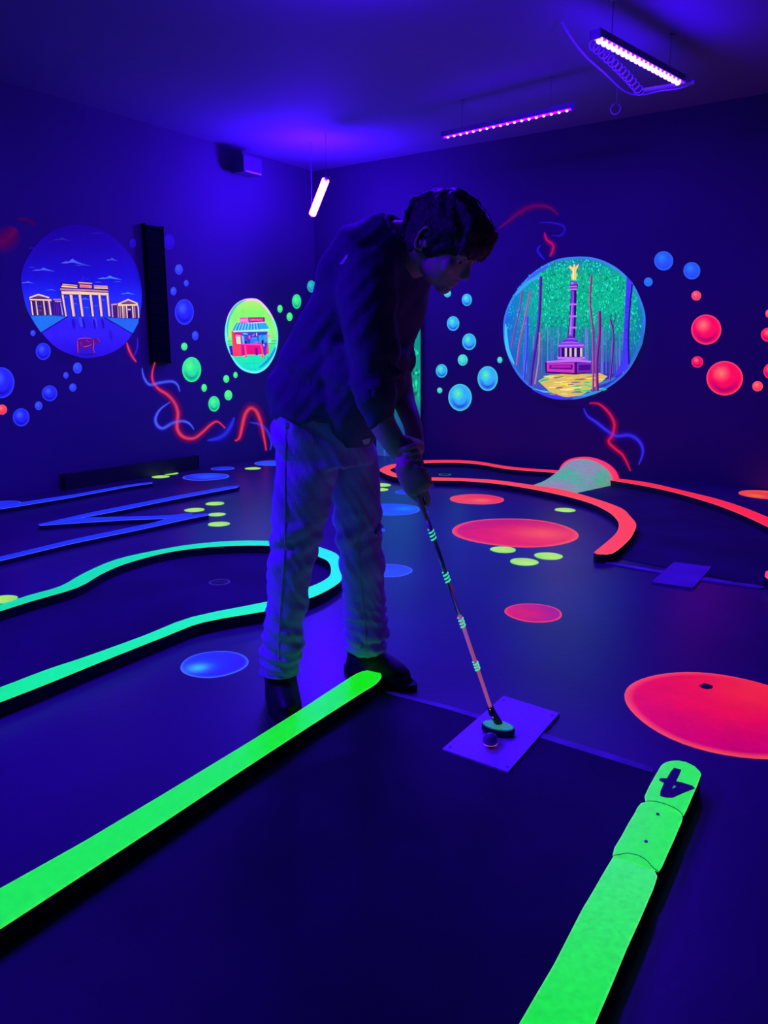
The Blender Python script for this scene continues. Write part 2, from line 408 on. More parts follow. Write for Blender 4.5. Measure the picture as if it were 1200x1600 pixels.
tag(o, 'turquoise glowing curb curving round in a hairpin behind the player\'s legs', 'curb')

# blue curbs, left
blue = lambda s, t: (28, 52, 250)
o = curb('boundary_curb', resample([(-90, 805), (0, 791), (28, 785.6), (112, 773), (202, 757), (238, 753)], 24), resample([(-90, 809), (0, 795), (28, 791), (112, 777), (202, 760), (238, 754.8)], 24), blue, h=.03)
tag(o, 'straight blue glowing curb nearest the left wall', 'curb')
R5 = root('zigzag_curb', on_z(250, 800, 0), 'blue glowing curb folded in a Z between the lanes at the left', 'curb')
for i, (U_, L_) in enumerate([
    ([(60, 819), (150, 799), (262, 777), (367, 758), (374, 758.5)], [(62, 820.5), (126, 809), (190, 797), (262, 782), (371, 761.5)]),
    ([(60, 819.3), (126, 809), (262, 805.5), (300, 801.5)], [(62, 820.8), (126, 816.5), (200, 812), (300, 808.5)]),
    ([(-90, 889), (0, 870), (112, 843), (244, 815.6), (270, 807), (324, 802)], [(-90, 896), (0, 876), (112, 849), (225, 826), (292, 811), (326, 804.5)])]):
    o = curb('curb_board', resample(U_, 16), resample(L_, 16), blue, R5, h=.03 - i * .0006)
    o['label'] = ('upper bar of the Z', 'slanting middle bar of the Z', 'lower bar of the Z')[i]

# orange curb loop, right
orange = lambda s, t: ramp([(0, (255, 66, 36)), (.5, (255, 64, 36)), (.85, (255, 44, 34)), (1, (255, 34, 40))], s)
O1 = [(928, 863), (944, 850), (958, 838), (965, 829), (967, 818), (962, 809), (950, 799), (923, 786), (880, 774), (827, 763), (773, 755), (720, 751), (667, 750), (635, 747.5), (613, 744), (600, 739), (593, 734.5), (597, 731), (606, 727), (619, 724.5), (650, 720), (704, 718.6), (747, 721), (789, 728), (827, 732), (872, 735), (915, 741), (960, 747), (1013, 754), (1061, 765), (1115, 778), (1157, 791), (1200, 808), (1290, 846)]
O2 = [(933, 865), (957, 864), (981, 845), (990, 832), (994, 819), (984, 806), (971, 794), (933, 780), (880, 765), (827, 757), (773, 750), (720, 747), (667, 745.5), (640, 743), (623, 741), (614, 737.5), (609.5, 734.5), (612, 732), (617, 730), (624, 728.5), (650, 724), (704, 722.5), (747, 725), (789, 732), (827, 735.5), (872, 738.7), (915, 744.5), (960, 751), (1013, 760), (1061, 771), (1115, 787), (1157, 803), (1200, 823), (1290, 868)]
o = curb('boundary_curb', [tuple(v) for v in spline(O1, 3)], [tuple(v) for v in spline(O2, 3)], orange)
tag(o, 'orange-red glowing curb looping round the lane in front of the column mural', 'curb')
o = curb('boundary_curb', [(1196, 893), (1205, 890), (1215, 888), (1260, 886)], [(1195, 900), (1205, 908), (1225, 912), (1265, 914)], lambda s, t: (255, 60, 80))
tag(o, 'tip of a red curb just entering at the right edge', 'curb')

# lane surfaces
def patch(name, pts, m, z, label, cat, th=.003, group=None):
    top = [on_z(x, y, z) for x, y in pts]; n = len(top)
    v = top + [Vector((p.x, p.y, z - th)) for p in top]
    f = [tuple(range(n)), tuple(range(2 * n - 1, n - 1, -1))] + [(i, (i + 1) % n, n + (i + 1) % n, n + i) for i in range(n)]
    o = link_mesh(name, v, f, m); bm = bmesh.new(); bm.from_mesh(o.data); bmesh.ops.recalc_face_normals(bm, faces=bm.faces); bm.to_mesh(o.data); bm.free()
    return tag(center_origin(o), label, cat, group)
patch('lane_carpet', [(-130, 1552), (0, 1470), (258, 1300), (460, 1163), (588, 1080), (650, 1092), (840, 1146), (1018, 1204), (1012, 1250), (960, 1340), (895, 1465), (816, 1600), (740, 1730), (-130, 1730)], M_LANE, .004, 'dark carpet lane between the two green curbs in the foreground', 'lane', th=.004)
# inner floors of other lanes
patch('lane_carpet', TL[1:18] + [(448, 932), (415, 942), (300, 966), (225, 995), (131, 1029), (0, 1076)], M_LANE, .004, 'dark carpet inside the turquoise hairpin curb', 'lane', th=.004)
patch('lane_carpet', [(933, 865), (957, 864), (981, 845), (994, 819), (971, 794), (933, 780), (880, 765), (827, 757), (720, 747), (640, 743), (611, 735), (624, 729), (704, 723), (789, 732), (872, 739), (960, 751), (1061, 771), (1157, 803), (1260, 853), (1300, 880), (1260, 926), (1200, 918)], M_LANE, .004, 'dark carpet inside the orange curb', 'lane', th=.004)

# start-line strips and mats
M_EDGE = mat('worn_edge_strip', (.2, .17, .26), rough=.5, var=.5, scale=12)
M_MAT = mat('pale_mat', (.72, .68, .85), rough=.55, var=.05, scale=8)
patch('threshold_strip', [(600, 1078), (700, 1102), (760, 1119), (860, 1149), (950, 1176), (1022, 1200), (1020, 1207), (945, 1184), (855, 1156), (755, 1125), (695, 1107), (598, 1082)], M_EDGE, .006, 'thin pale edge strip across the start of the foreground lane', 'edge strip', th=.006)
patch('threshold_strip', [(947, 877), (1027, 890), (1099, 902), (1189, 915), (1196, 918), (1188, 919), (1098, 907), (1026, 894), (946, 880)], M_EDGE, .006, 'faint edge strip across the start of the orange lane', 'edge strip', th=.006)
def tee_mat(pts, label, hole, m=None):
    o = patch('tee_mat', pts, m or M_MAT, .0095, label, 'tee mat', th=.0095, group='tee mats')
    c = o.location.copy()
    cx = sum(p[0] for p in pts) / 4; cy = sum(p[1] for p in pts) / 4
    for x, y in pts:
        q = on_z(x + (cx - x) * .13, y + (cy - y) * .13, .0095) - c
        bm = bmesh.new(); bmesh.ops.create_cone(bm, segments=14, radius1=hole, radius2=hole * .7, depth=.0015, cap_ends=True, matrix=Matrix.Translation(q + Vector((0, 0, .0006))))
        bm_obj('fixing_screw', bm, M_METAL, o)
    return o
tee_mat([(787, 1087), (874, 1114), (794, 1206), (691, 1170)], 'bright violet square mat under the ball and putter head', .005)
tee_mat([(1053, 878), (1112, 885.5), (1083, 918.5), (1018, 909)], 'dim purple square mat at the start of the orange lane', .005, mat('shaded_mat', (.25, .2, .3), rough=.7, var=.2, scale=6))  # this mat lies in shade; the shade is put into its darker colour

# ------------------------------------------------------------------ glowing spots on the floor
def spot(cx, cy, w, cols, label, group, squash=1.0, hot=None, seed=0, cat='floor spot'):
    c = on_z(cx, cy, 0.0); r = (on_z(cx + w / 2, cy, 0) - c).length
    n = 48; v = []; f = []; cl = []
    rnd = random.Random(seed); rim, body, alt = cols
    hc = on_z(*hot[:2]) if hot else None
    rings = [0, .2, .4, .55, .7, .82, .9, .955, 1.0]
    for k_ in rings:
        for j in range(n if k_ else 1):
            a = 2 * math.pi * j / n
            w_ = 1 + .012 * math.sin(3 * a + seed) + .008 * math.sin(5 * a + 2 * seed)
            p = c + Vector((math.cos(a), math.sin(a), 0)) * r * k_ * w_; p.z = .0015
            s = .5 + .5 * math.sin(a * 1 + seed * 1.7)
            col = mixc(body, alt, s * min(1, k_ * 1.3) if k_ < .93 else 0)
            if k_ > .9: col = mixc(body, rim, (k_ - .9) / .1 * .9 + .1)
            if hc is not None:
                d = (Vector((p.x, p.y)) - Vector((hc.x, hc.y))).length / (hot[2] * r)
                col = mixc(col, hot[3], math.exp(-d * d))  # bright highlight painted into the spot's colour
            v.append(p); cl.append(s2l(col))
    for k_ in range(1, len(rings)):
        for j in range(n):
            a = 1 + (k_ - 1) * n + j; b = 1 + (k_ - 1) * n + (j + 1) % n
            if k_ == 1: f.append((0, a, b))
            else: f.append((a - n, a, b, b - n))
    # thin painted-disc edge
    e = len(v)
    for j in range(n):
        p = v[1 + (len(rings) - 2) * n + j]; v.append(Vector((p.x, p.y, 0))); cl.append(cl[1 + (len(rings) - 2) * n + j])
    for j in range(n): f.append((1 + (len(rings) - 2) * n + j, e + j, e + (j + 1) % n, 1 + (len(rings) - 2) * n + (j + 1) % n))
    return tag(center_origin(link_mesh('floor_spot', v, f, M_SPOT, cols=cl)), label, cat, group)
RED = ((255, 82, 60), (245, 20, 45), (210, 10, 85)); BLU = ((70, 110, 255), (34, 52, 248), (40, 30, 215)); YEL = ((120, 230, 60), (190, 245, 80), (160, 240, 70))
GB = 'blue glowing spots on the floor'; GR = 'red glowing spots on the floor'; GY = 'small yellow-green glowing spots on the floor'
spot(335, 1037.5, 104, BLU, 'blue floor spot in front of the turquoise curb, left of the boots', GB, hot=(309, 1044, .35, (60, 200, 240)), seed=1)
spot(322, 745, 71, BLU, 'wide blue floor spot above the right end of the Z curb', GB, hot=(325, 745, .6, (40, 90, 255)), seed=2)
spot(348, 732, 36, BLU, 'small blue floor spot touching the left wall', GB, seed=3)
spot(427, 723.5, 58, ((60, 110, 250), (40, 80, 250), (50, 60, 230)), 'blue floor spot half hidden by the player\'s rear leg', GB, seed=4)
spot(2, 788, 56, BLU, 'blue floor spot cut by the left edge of the picture', GB, seed=5)
spot(612, 796, 90, ((60, 110, 255), (36, 66, 252), (30, 90, 250)), 'large blue floor spot just left of the gripping hands', GB, hot=(632, 795, .4, (20, 130, 245)), seed=6)
spot(608, 891.5, 72, ((70, 110, 255), (40, 80, 252), (44, 60, 240)), 'blue floor spot beside the player\'s front shin', GB, seed=7)
spot(588, 828.5, 28, ((70, 100, 255), (44, 70, 250), (40, 60, 240)), 'tiny blue floor spot peeping from behind the player\'s knee', GB, seed=8)
spot(634, 769, 34, BLU, 'blue floor spot mostly hidden behind the hands', GB, seed=9)
spot(745, 780, 84, ((255, 90, 80), (250, 40, 55), (255, 70, 50)), 'middle-sized red floor spot above the largest complete one', GR, hot=(752, 782, .4, (255, 110, 50)), seed=10)
spot(804.5, 831, 194, ((255, 85, 70), (240, 25, 65), (205, 10, 90)), 'large red floor spot inside the curve of the orange curb', GR, hot=(850, 834, .5, (255, 80, 50)), seed=11)
spot(833.5, 957.5, 88, ((255, 80, 75), (220, 25, 75), (170, 15, 125)), 'plain red floor spot between the tee mat and the large red spot', GR, seed=12)
o = spot(1130, 1110, 292, ((255, 80, 75), (245, 12, 50), (215, 0, 95)), 'huge red floor spot with a dark hole, cut by the right edge', GR, hot=(1185, 1080, .55, (255, 40, 35)), seed=13)
spot(1106, 752, 47, RED, 'small red floor spot beyond the orange curb near the right wall', GR, seed=14)
spot(1196, 773, 78, ((255, 80, 70), (250, 45, 50), (255, 90, 40)), 'red floor spot beyond the orange curb, cut by the right edge', GR, hot=(1182, 775, .4, (255, 120, 40)), seed=15)
for i, (x, y, w, l) in enumerate([
    (251, 745, 27, 'yellow-green floor dot at the end of the straight blue curb, nearer of two'), (266, 740, 25, 'yellow-green floor dot at the end of the straight blue curb, farther of two'),
    (395, 732, 25, 'yellow-green floor dot between the blue spots by the left wall'), (336, 787, 29, 'yellow-green floor dot, farthest of the four beside the Z curb'),
    (304, 797, 31, 'yellow-green floor dot, leftmost of the four beside the Z curb'), (339, 804, 27, 'yellow-green floor dot touching the tip of the Z curb'),
    (342, 819, 34, 'yellow-green floor dot, nearest of the four beside the Z curb'), (4, 937, 44, 'yellow-green floor dot at the left edge beside the turquoise curb'),
    (595, 758, 32, 'yellow-green floor dot behind the player\'s thigh, farther of two'), (592, 765, 30, 'yellow-green floor dot behind the player\'s thigh, nearer of two'),
    (883, 797, 32, 'yellow-green floor dot within the bend of the orange curb'), (786, 859, 40, 'yellow-green floor dot, leftmost of three below the large red spot'),
    (857, 869, 44, 'yellow-green floor dot, rightmost of three below the large red spot'), (819, 878, 44, 'yellow-green floor dot, nearest of three below the large red spot')]):
    spot(x, y, w, YEL, l, GY, seed=20 + i)
# holes
def cup(x, y, w, z, rimcol, label, name='golf_hole'):
    c = on_z(x, y, z); r = (on_z(x + w / 2, y, z) - c).length; n = 28; v = []; cl = []
    for rr, zz, cc in ((r * 1.12, 0, rimcol), (r, .0012, rimcol), (r * .93, .0012, rimcol), (r * .9, .0004, (3, 2, 10)), (0.001, .0003, (3, 2, 10))):
        for j in range(n): a = 2 * math.pi * j / n; v.append(c + Vector((math.cos(a) * rr, math.sin(a) * rr, zz))); cl.append(s2l(cc))
    f = [(k_ * n + j, k_ * n + (j + 1) % n, (k_ + 1) * n + (j + 1) % n, (k_ + 1) * n + j) for k_ in range(4) for j in range(n)]
    return tag(center_origin(link_mesh(name, v, f, paint('cup_paint', strength=.5), cols=cl)), label, 'hole')
cup(343, 909.5, 30, .0045, (60, 50, 150), 'dim golf hole inside the turquoise hairpin curb')
cup(695, 741.5, 17, .0045, (60, 190, 150), 'golf hole with a pale green rim at the closed end of the orange loop')
c = on_z(1103, 1072, 0)
v = [on_z(960 + x / 5, 1000 + y / 5, .0022) for x, y in ((660, 355), (705, 335), (770, 357), (765, 378), (720, 384), (685, 374))]
o = link_mesh('floor_hole', v + [p - UP * .0015 for p in v], [tuple(range(6))] + [(i, (i + 1) % 6, 6 + (i + 1) % 6, 6 + i) for i in range(6)], M_BLACK)
tag(center_origin(o), 'dark chip in the paint of the huge red spot', 'hole')

# ------------------------------------------------------------------ wall paintings
def wallcanvas(side, mp=lambda x, y: (x, y), base=.002): return Canvas(lambda x, y, o_: on_wall(x, y, side, o_), mp, base=base)

# gate mural (left wall): zoom coordinates, 6 per pixel, origin (30, 340)
cv = wallcanvas('L', lambda x, y: (30 + x / 6, 340 + y / 6))
G_OUT = [tuple(p) for p in spline([(580, 62), (480, 68), (380, 92), (220, 190), (90, 350), (22, 520), (30, 690), (90, 900), (210, 1080), (350, 1220), (500, 1290), (640, 1318), (820, 1285), (960, 1210), (1060, 1090), (1125, 930), (1150, 760), (1140, 620), (1100, 460), (1010, 310), (880, 180), (740, 95), (580, 62)], 4)][:-1]
skyc = lambda x, y, t: ramp([(60, (20, 0, 120)), (300, (22, 4, 150)), (560, (22, 12, 190)), (760, (26, 40, 232)), (940, (28, 50, 235)), (960, (44, 28, 225)), (1100, (48, 28, 225)), (1320, (34, 12, 205))], y)
cv.disc(G_OUT, 18, skyc, (600, 700))
def clip(pts):  return pts
cv.poly([(110, 925), (280, 918), (450, 932), (330, 1005), (205, 1080), (150, 1000)], (30, 112, 222))
cv.poly([(800, 940), (950, 945), (1120, 950), (1118, 985), (1060, 1092), (930, 1020)], (32, 100, 225))
cv.stroke([(450, 930), (330, 1003), (205, 1080)], 10, (16, 4, 120), n=1, taper=False)
cv.stroke([(800, 938), (930, 1012), (1065, 1092)], 10, (16, 4, 120), n=1, taper=False)
for x, y, w_, c_ in ((570, 930, 38, (60, 60, 250)), (700, 935, 50, (62, 50, 250)), (850, 1060, 30, (40, 18, 200)), (500, 950, 26, (30, 10, 170)), (595, 945, 22, (30, 10, 160)), (695, 950, 22, (30, 10, 160)), (775, 945, 22, (30, 10, 165))):
    cv.stroke([(x, y), (x + 10, y + 45), (x + 18, y + 95)], w_, c_, n=3)
CL = (70, 90, 225)
def cloud(x, y, w_, h_, c_=CL):
    cv.poly([(x - w_, y + 3), (x - w_ * .6, y - h_ * .35), (x - w_ * .3, y - h_ * .3), (x, y - h_), (x + w_ * .2, y - h_ * .55), (x + w_ * .55, y - h_ * .1), (x + w_, y + h_ * .35), (x + w_ * .4, y + h_ * .12), (x, y - h_ * .1), (x - w_ * .5, y + h_ * .1)], c_)
for a in ((500, 425, 110, 42), (600, 448, 80, 20, (50, 60, 200)), (230, 495, 110, 28), (120, 468, 40, 8, (50, 60, 190)), (80, 612, 65, 18, (80, 90, 230)), (300, 680, 55, 12), (870, 400, 60, 26, (60, 70, 200)), (850, 572, 118, 30, (60, 120, 235)), (925, 602, 40, 8, (50, 110, 230)), (745, 608, 34, 10), (1020, 715, 72, 20, (60, 110, 235)), (400, 210, 90, 26, (38, 30, 150)), (730, 150, 80, 12, (34, 20, 140)), (290, 228, 30, 8, (38, 30, 150)), (120, 290, 35, 14, (36, 20, 150)), (620, 765, 42, 16, (70, 130, 240)), (630, 846, 34, 8, (60, 130, 250)), (520, 810, 36, 12, (60, 110, 230)), (530, 762, 20, 8, (60, 110, 230)), (435, 748, 26, 14, (60, 80, 220)), (720, 828, 26, 6, (60, 120, 240)), (790, 775, 22, 8, (60, 120, 240))): cloud(*a)
OUTL = (30, 8, 80); STN = (235, 170, 150); STL = (250, 200, 160); STD = (150, 90, 130)
def gp(pts, c_): cv.poly(pts, c_)
# wings behind the columns
gp([(95, 745), (180, 715), (285, 745), (300, 780), (300, 915), (112, 915)], (36, 16, 92)); gp([(300, 770), (395, 765), (405, 918), (300, 915)], (44, 10, 130))
gp([(860, 805), (915, 800), (1030, 762), (1112, 800), (1120, 945), (865, 940)], (52, 20, 110))
for x in (150, 178, 198, 238, 262): cv.stroke([(x, 775), (x + 12, 912)], 6, (84, 50, 110), n=1, taper=False)
for x in (325, 345, 362): cv.stroke([(x, 800), (x + 10, 915)], 6, (84, 40, 150), n=1, taper=False)
for x in (925, 945, 985, 1080): cv.stroke([(x, 825), (x + 6, 940)], 12, (165, 125, 110), n=1, taper=False)
gp([(95, 745), (180, 714), (282, 745), (282, 758), (180, 728), (97, 758)], STL); gp([(97, 762), (300, 766), (305, 782), (97, 774)], STL); gp([(130, 748), (180, 732), (240, 750)], (110, 70, 90))
for x, w_ in ((105, 12), (152, 10), (222, 11), (272, 15)): gp([(x, 782), (x + w_, 782), (x + w_ + 18, 914), (x + 16, 914)], (245, 190, 185))
cv.stroke([(190, 830), (208, 830)], 8, (110, 90, 170), n=1, taper=False); cv.stroke([(190, 870), (208, 870)], 8, (100, 80, 170), n=1, taper=False)
gp([(318, 762), (392, 762), (396, 772), (318, 774)], (170, 130, 190)); gp([(330, 780), (396, 780), (394, 792), (340, 790)], (190, 150, 150))
gp([(385, 800), (392, 800), (412, 915), (402, 915)], (200, 150, 180))
# attic, cornice and central block
gp([(385, 612), (398, 606), (550, 622), (552, 660), (395, 650)], OUTL); gp([(830, 632), (700, 628), (696, 664), (836, 672)], OUTL)
gp([(405, 620), (545, 632), (545, 642), (405, 630)], STN); gp([(400, 636), (545, 648), (545, 660), (395, 652)], STL)
gp([(700, 634), (828, 640), (828, 650), (700, 645)], STN); gp([(702, 652), (832, 656), (832, 668), (702, 664)], STL)
gp([(383, 655), (835, 680), (840, 738), (390, 718)], OUTL)
gp([(385, 662), (550, 668), (834, 684), (836, 698), (385, 680)], (190, 130, 135)); gp([(395, 690), (560, 692), (836, 706), (838, 730), (398, 716)], STL)
gp([(553, 600), (688, 608), (690, 668), (560, 662)], OUTL); gp([(556, 604), (684, 612), (684, 622), (556, 616)], STN); gp([(566, 626), (680, 632), (682, 662), (568, 656)], (225, 130, 120)); gp([(580, 640), (650, 646), (650, 660), (580, 654)], (240, 90, 110))
# six columns
for x0, x1 in ((398, 416), (472, 500), (556, 580), (658, 680), (740, 765), (818, 838)):
    dx = x1 - x0; sl = (32, 26, 26, 22, 20, 16)[[398, 472, 556, 658, 740, 818].index(x0)]
    gp([(x0 - 5, 722), (x1 + 5, 724), (x1 + sl + 6, 930), (x0 + sl - 5, 930)], OUTL)
    gp([(x0, 724), (x1, 724), (x1 + sl, 926), (x0 + sl + 3, 926)], STL)
    gp([(x0 + dx * .6, 724), (x1, 724), (x1 + sl, 926), (x0 + sl + dx * .65, 926)], (225, 160, 190))
# right wing
gp([(862, 810), (912, 804), (918, 818), (862, 822)], (200, 150, 190)); gp([(866, 822), (874, 822), (882, 935), (872, 935)], (215, 160, 190))
gp([(918, 808), (1022, 762), (1112, 800), (1110, 812), (1022, 775), (930, 818)], STL); gp([(930, 812), (1112, 810), (1114, 826), (925, 828)], (250, 210, 140)); gp([(960, 800), (1022, 778), (1085, 802)], (110, 70, 110))
for x in (962, 1000, 1056, 1108): gp([(x, 828), (x + 12, 828), (x + 18, 942), (x + 8, 942)], (245, 195, 180))
gp([(1018, 855), (1046, 855), (1046, 868), (1018, 868)], (230, 180, 190)); gp([(1020, 880), (1044, 880), (1048, 942), (1024, 942)], OUTL)
# chariot group on top, as loose strokes
rnd = random.Random(4)
for i in range(22):
    x = 575 + rnd.random() * 75; y = 598 - rnd.random() * 42 * (1 - abs(x - 612) / 60)
    cv.stroke([(x, y), (x + rnd.uniform(-6, 6), y - rnd.uniform(3, 14))], 3.5, (80, 90, 220) if i % 2 else (30, 10, 140), n=1, bump=(i == 0))
# animal in front of the gate
gp([(548, 1140), (580, 1128), (640, 1134), (690, 1130), (735, 1132), (752, 1150), (765, 1168), (735, 1185), (705, 1180), (695, 1205), (712, 1270), (688, 1278), (675, 1220), (630, 1218), (628, 1262), (612, 1262), (608, 1222), (572, 1225), (575, 1275), (545, 1270), (550, 1215), (538, 1180)], (84, 12, 120))
for q in ([(548, 1140), (600, 1130), (680, 1133)], [(545, 1150), (548, 1200), (552, 1268)], [(690, 1140), (700, 1180), (695, 1225), (708, 1270)], [(600, 1212), (640, 1205), (680, 1190)], [(735, 1135), (758, 1165)], [(575, 1160), (585, 1200)], [(630, 1150), (665, 1170)]): cv.stroke(q, 6, (205, 60, 150), n=3)
cv.stroke([(560, 1278), (640, 1282), (720, 1276)], 8, (24, 6, 130), n=3)
tag(cv.build('gate_mural', M_MURAL), 'round blue wall painting of a columned stone gate under clouds with an animal in front', 'mural')

# snack stand mural: zoom coordinates 10.667 per pixel, origin (340, 450)
KS = 1173 / 110
cv = wallcanvas('L', lambda x, y: (340 + x / KS, 450 + y / KS))
K_OUT = [tuple(p) for p in spline([(560, 170), (430, 192), (300, 270), (190, 420), (135, 600), (120, 760), (140, 920), (200, 1090), (300, 1260), (420, 1370), (560, 1418), (680, 1415), (800, 1350), (890, 1240), (960, 1100), (1000, 940), (1008, 780), (985, 640), (930, 500), (840, 350), (730, 230), (650, 182), (560, 170)], 4)][:-1]
kc = lambda x, y, t: (mixc((110, 240, 255), (255, 190, 245), 1 if (y < 520) else 0) if t > .955 else ramp([(170, (190, 235, 90)), (400, (130, 245, 85)), (800, (140, 245, 110)), (980, (60, 235, 150)), (1100, (30, 235, 165)), (1420, (20, 220, 190))], y))
cv.disc(K_OUT, 22, kc, (570, 800))
cv.stroke([(480, 200), (380, 240), (280, 330), (200, 480), (165, 640), (165, 820)], 34, (50, 200, 180), n=4)
cv.stroke([(965, 985), (935, 1060), (862, 1180), (770, 1270), (690, 1330)], 44, (20, 150, 210), n=4)
cv.stroke([(420, 370), (402, 415)], 12, (70, 150, 90), n=1); 
for q in ([(165, 888), (230, 885)], [(900, 882), (985, 880)], [(850, 925), (980, 922)], [(170, 938), (200, 935)]): cv.stroke(q, 9, (70, 140, 70), n=1, taper=False)
for q in ([(440, 1255), (560, 1262), (680, 1250)], [(560, 1200), (640, 1195)], [(540, 1350), (660, 1348)], [(480, 1150), (620, 1150)]): cv.stroke(q, 9, (20, 190, 150), n=3)
cv.poly([(190, 970), (245, 960), (262, 1135), (215, 1110)], (64, 20, 175))
cv.poly([(228, 712), (300, 730), (830, 730), (850, 1100), (640, 1110), (500, 1110), (400, 1135), (262, 1140)], (235, 10, 110))
cv.poly([(228, 712), (262, 718), (300, 945), (405, 950), (400, 1125), (268, 1145)], (255, 62, 80))
cv.poly([(270, 735), (385, 740), (390, 790), (300, 775)], (205, 10, 120))
cv.poly([(296, 775), (378, 785), (390, 935), (318, 935)], (240, 190, 235)); cv.poly([(312, 815), (368, 820), (378, 930), (325, 930)], (190, 240, 150)); cv.poly([(296, 775), (372, 785), (372, 812), (302, 808)], (250, 110, 200))
cv.poly([(395, 735), (830, 725), (830, 935), (560, 945), (400, 925)], (44, 60, 190))
cv.poly([(400, 790), (440, 800), (450, 925), (415, 925)], (90, 200, 245)); cv.poly([(445, 790), (510, 800), (510, 915), (455, 915)], (90, 60, 190)); cv.poly([(415, 750), (500, 755), (500, 778), (420, 770)], (120, 200, 245))
cv.poly([(515, 790), (545, 790), (548, 850), (520, 850)], (250, 80, 160)); cv.poly([(570, 790), (612, 755), (620, 778), (590, 812)], (230, 80, 190)); cv.poly([(640, 750), (656, 750), (660, 800), (645, 800)], (235, 190, 240))
cv.poly([(545, 860), (670, 850), (675, 930), (545, 935)], (40, 130, 245)); cv.poly([(560, 830), (660, 820), (662, 845), (560, 852)], (60, 170, 240)); cv.poly([(680, 790), (820, 780), (825, 920), (690, 925)], (50, 150, 220))
for i in range(26):
    x = 690 + rnd.random() * 125; y = 790 + rnd.random() * 110
    cv.stroke([(x, y), (x + rnd.uniform(8, 22), y + rnd.uniform(-6, 6))], 9, (110, 225, 245) if i % 3 else (24, 30, 130), n=1, bump=(i == 0))
cv.poly([(400, 925), (740, 935), (735, 955), (400, 948)], (250, 60, 190)); cv.poly([(450, 890), (480, 885), (488, 925), (450, 925)], (30, 0, 100)); cv.poly([(620, 895), (680, 892), (680, 915), (625, 918)], (250, 70, 150))
cv.poly([(395, 950), (440, 950), (455, 1100), (400, 1112)], (190, 10, 150))
cv.poly([(440, 955), (475, 958), (488, 1110), (500, 1160), (445, 1165), (462, 1120)], (255, 80, 120)); cv.poly([(715, 950), (740, 960), (760, 1090), (770, 1165), (715, 1160), (740, 1120)], (255, 80, 120)); cv.poly([(815, 940), (850, 950), (858, 1100), (825, 1105)], (255, 70, 90))
cv.poly([(628, 1000), (665, 995), (672, 1120), (635, 1125)], (120, 0, 160))
# customer at the counter
cv.poly([(735, 870), (762, 862), (770, 900), (755, 935), (735, 925)], (24, 0, 110)); cv.poly([(750, 930), (820, 900), (825, 960), (800, 1040), (808, 1120), (775, 1130), (768, 1040)], (50, 50, 215)); cv.poly([(755, 930), (790, 950), (770, 980)], (190, 190, 250))
for x in (775, 825): cv.stroke([(x, 1140), (x + 12, 1175)], 18, (30, 80, 110), n=1)
cv.poly([(820, 760), (880, 790), (875, 812), (825, 815)], (250, 130, 180)); cv.poly([(828, 820), (895, 840), (895, 915), (835, 915)], (150, 240, 170))
# roof with ribs
cv.poly([(318, 580), (790, 575), (815, 600), (858, 685), (855, 705), (260, 730), (250, 702)], (50, 165, 225))
cv.poly([(255, 712), (858, 680), (860, 708), (600, 718), (262, 735)], (175, 245, 255))
for i in range(17):
    x = 320 + i * 22; xb = 262 + i * 27
    cv.stroke([(x, 590), (xb, 702)], 9, (165, 235, 250) if i % 2 else (36, 110, 180), n=1, taper=False, bump=(i == 0))
cv.poly([(490, 560), (790, 555), (812, 580), (600, 590), (490, 590)], (215, 200, 255))
# sign board
cv.poly([(355, 492), (505, 490), (508, 575), (372, 582), (372, 520)], (250, 70, 160)); cv.poly([(372, 515), (500, 508), (500, 565), (378, 572)], (252, 110, 200))
cv.poly([(508, 492), (782, 490), (786, 560), (515, 575)], (44, 0, 110)); cv.poly([(522, 506), (768, 504), (770, 550), (526, 562)], (235, 20, 110))
FONT = {'C': [[(1, .1), (.3, 0), (0, .3), (0, .7), (.3, 1), (1, .9)]], 'U': [[(0, 0), (0, .8), (.5, 1), (1, .8), (1, 0)]], 'R': [[(0, 1), (0, 0), (.8, 0), (1, .25), (.8, .5), (0, .5)], [(.4, .5), (1, 1)]], 'Y': [[(0, 0), (.5, .5), (1, 0)], [(.5, .5), (.5, 1)]],
        'W': [[(0, 0), (.25, 1), (.5, .4), (.75, 1), (1, 0)]], 'S': [[(1, .1), (.3, 0), (0, .25), (.9, .7), (.7, 1), (0, .9)]], 'T': [[(0, 0), (1, 0)], [(.5, 0), (.5, 1)]], 'I': [[(.5, 0), (.5, 1)]]}
def letters(txt, x, y, w_, h_, lw, c_):
    for i, ch in enumerate(txt):
        for st in FONT.get(ch, []): cv.stroke([(x + i * w_ * 1.25 + px * w_, y + py * h_) for px, py in st], lw, c_, n=1, taper=False, bump=(i == 0))
letters('CURRYWURST', 534, 514, 18, 32, 5, (255, 120, 190)); letters('CITY', 392, 526, 20, 26, 6, (255, 190, 250))
tag(cv.build('snack_stand_mural', M_MURAL), 'oval bright green wall painting of a red snack stand with a lettered sign', 'mural')

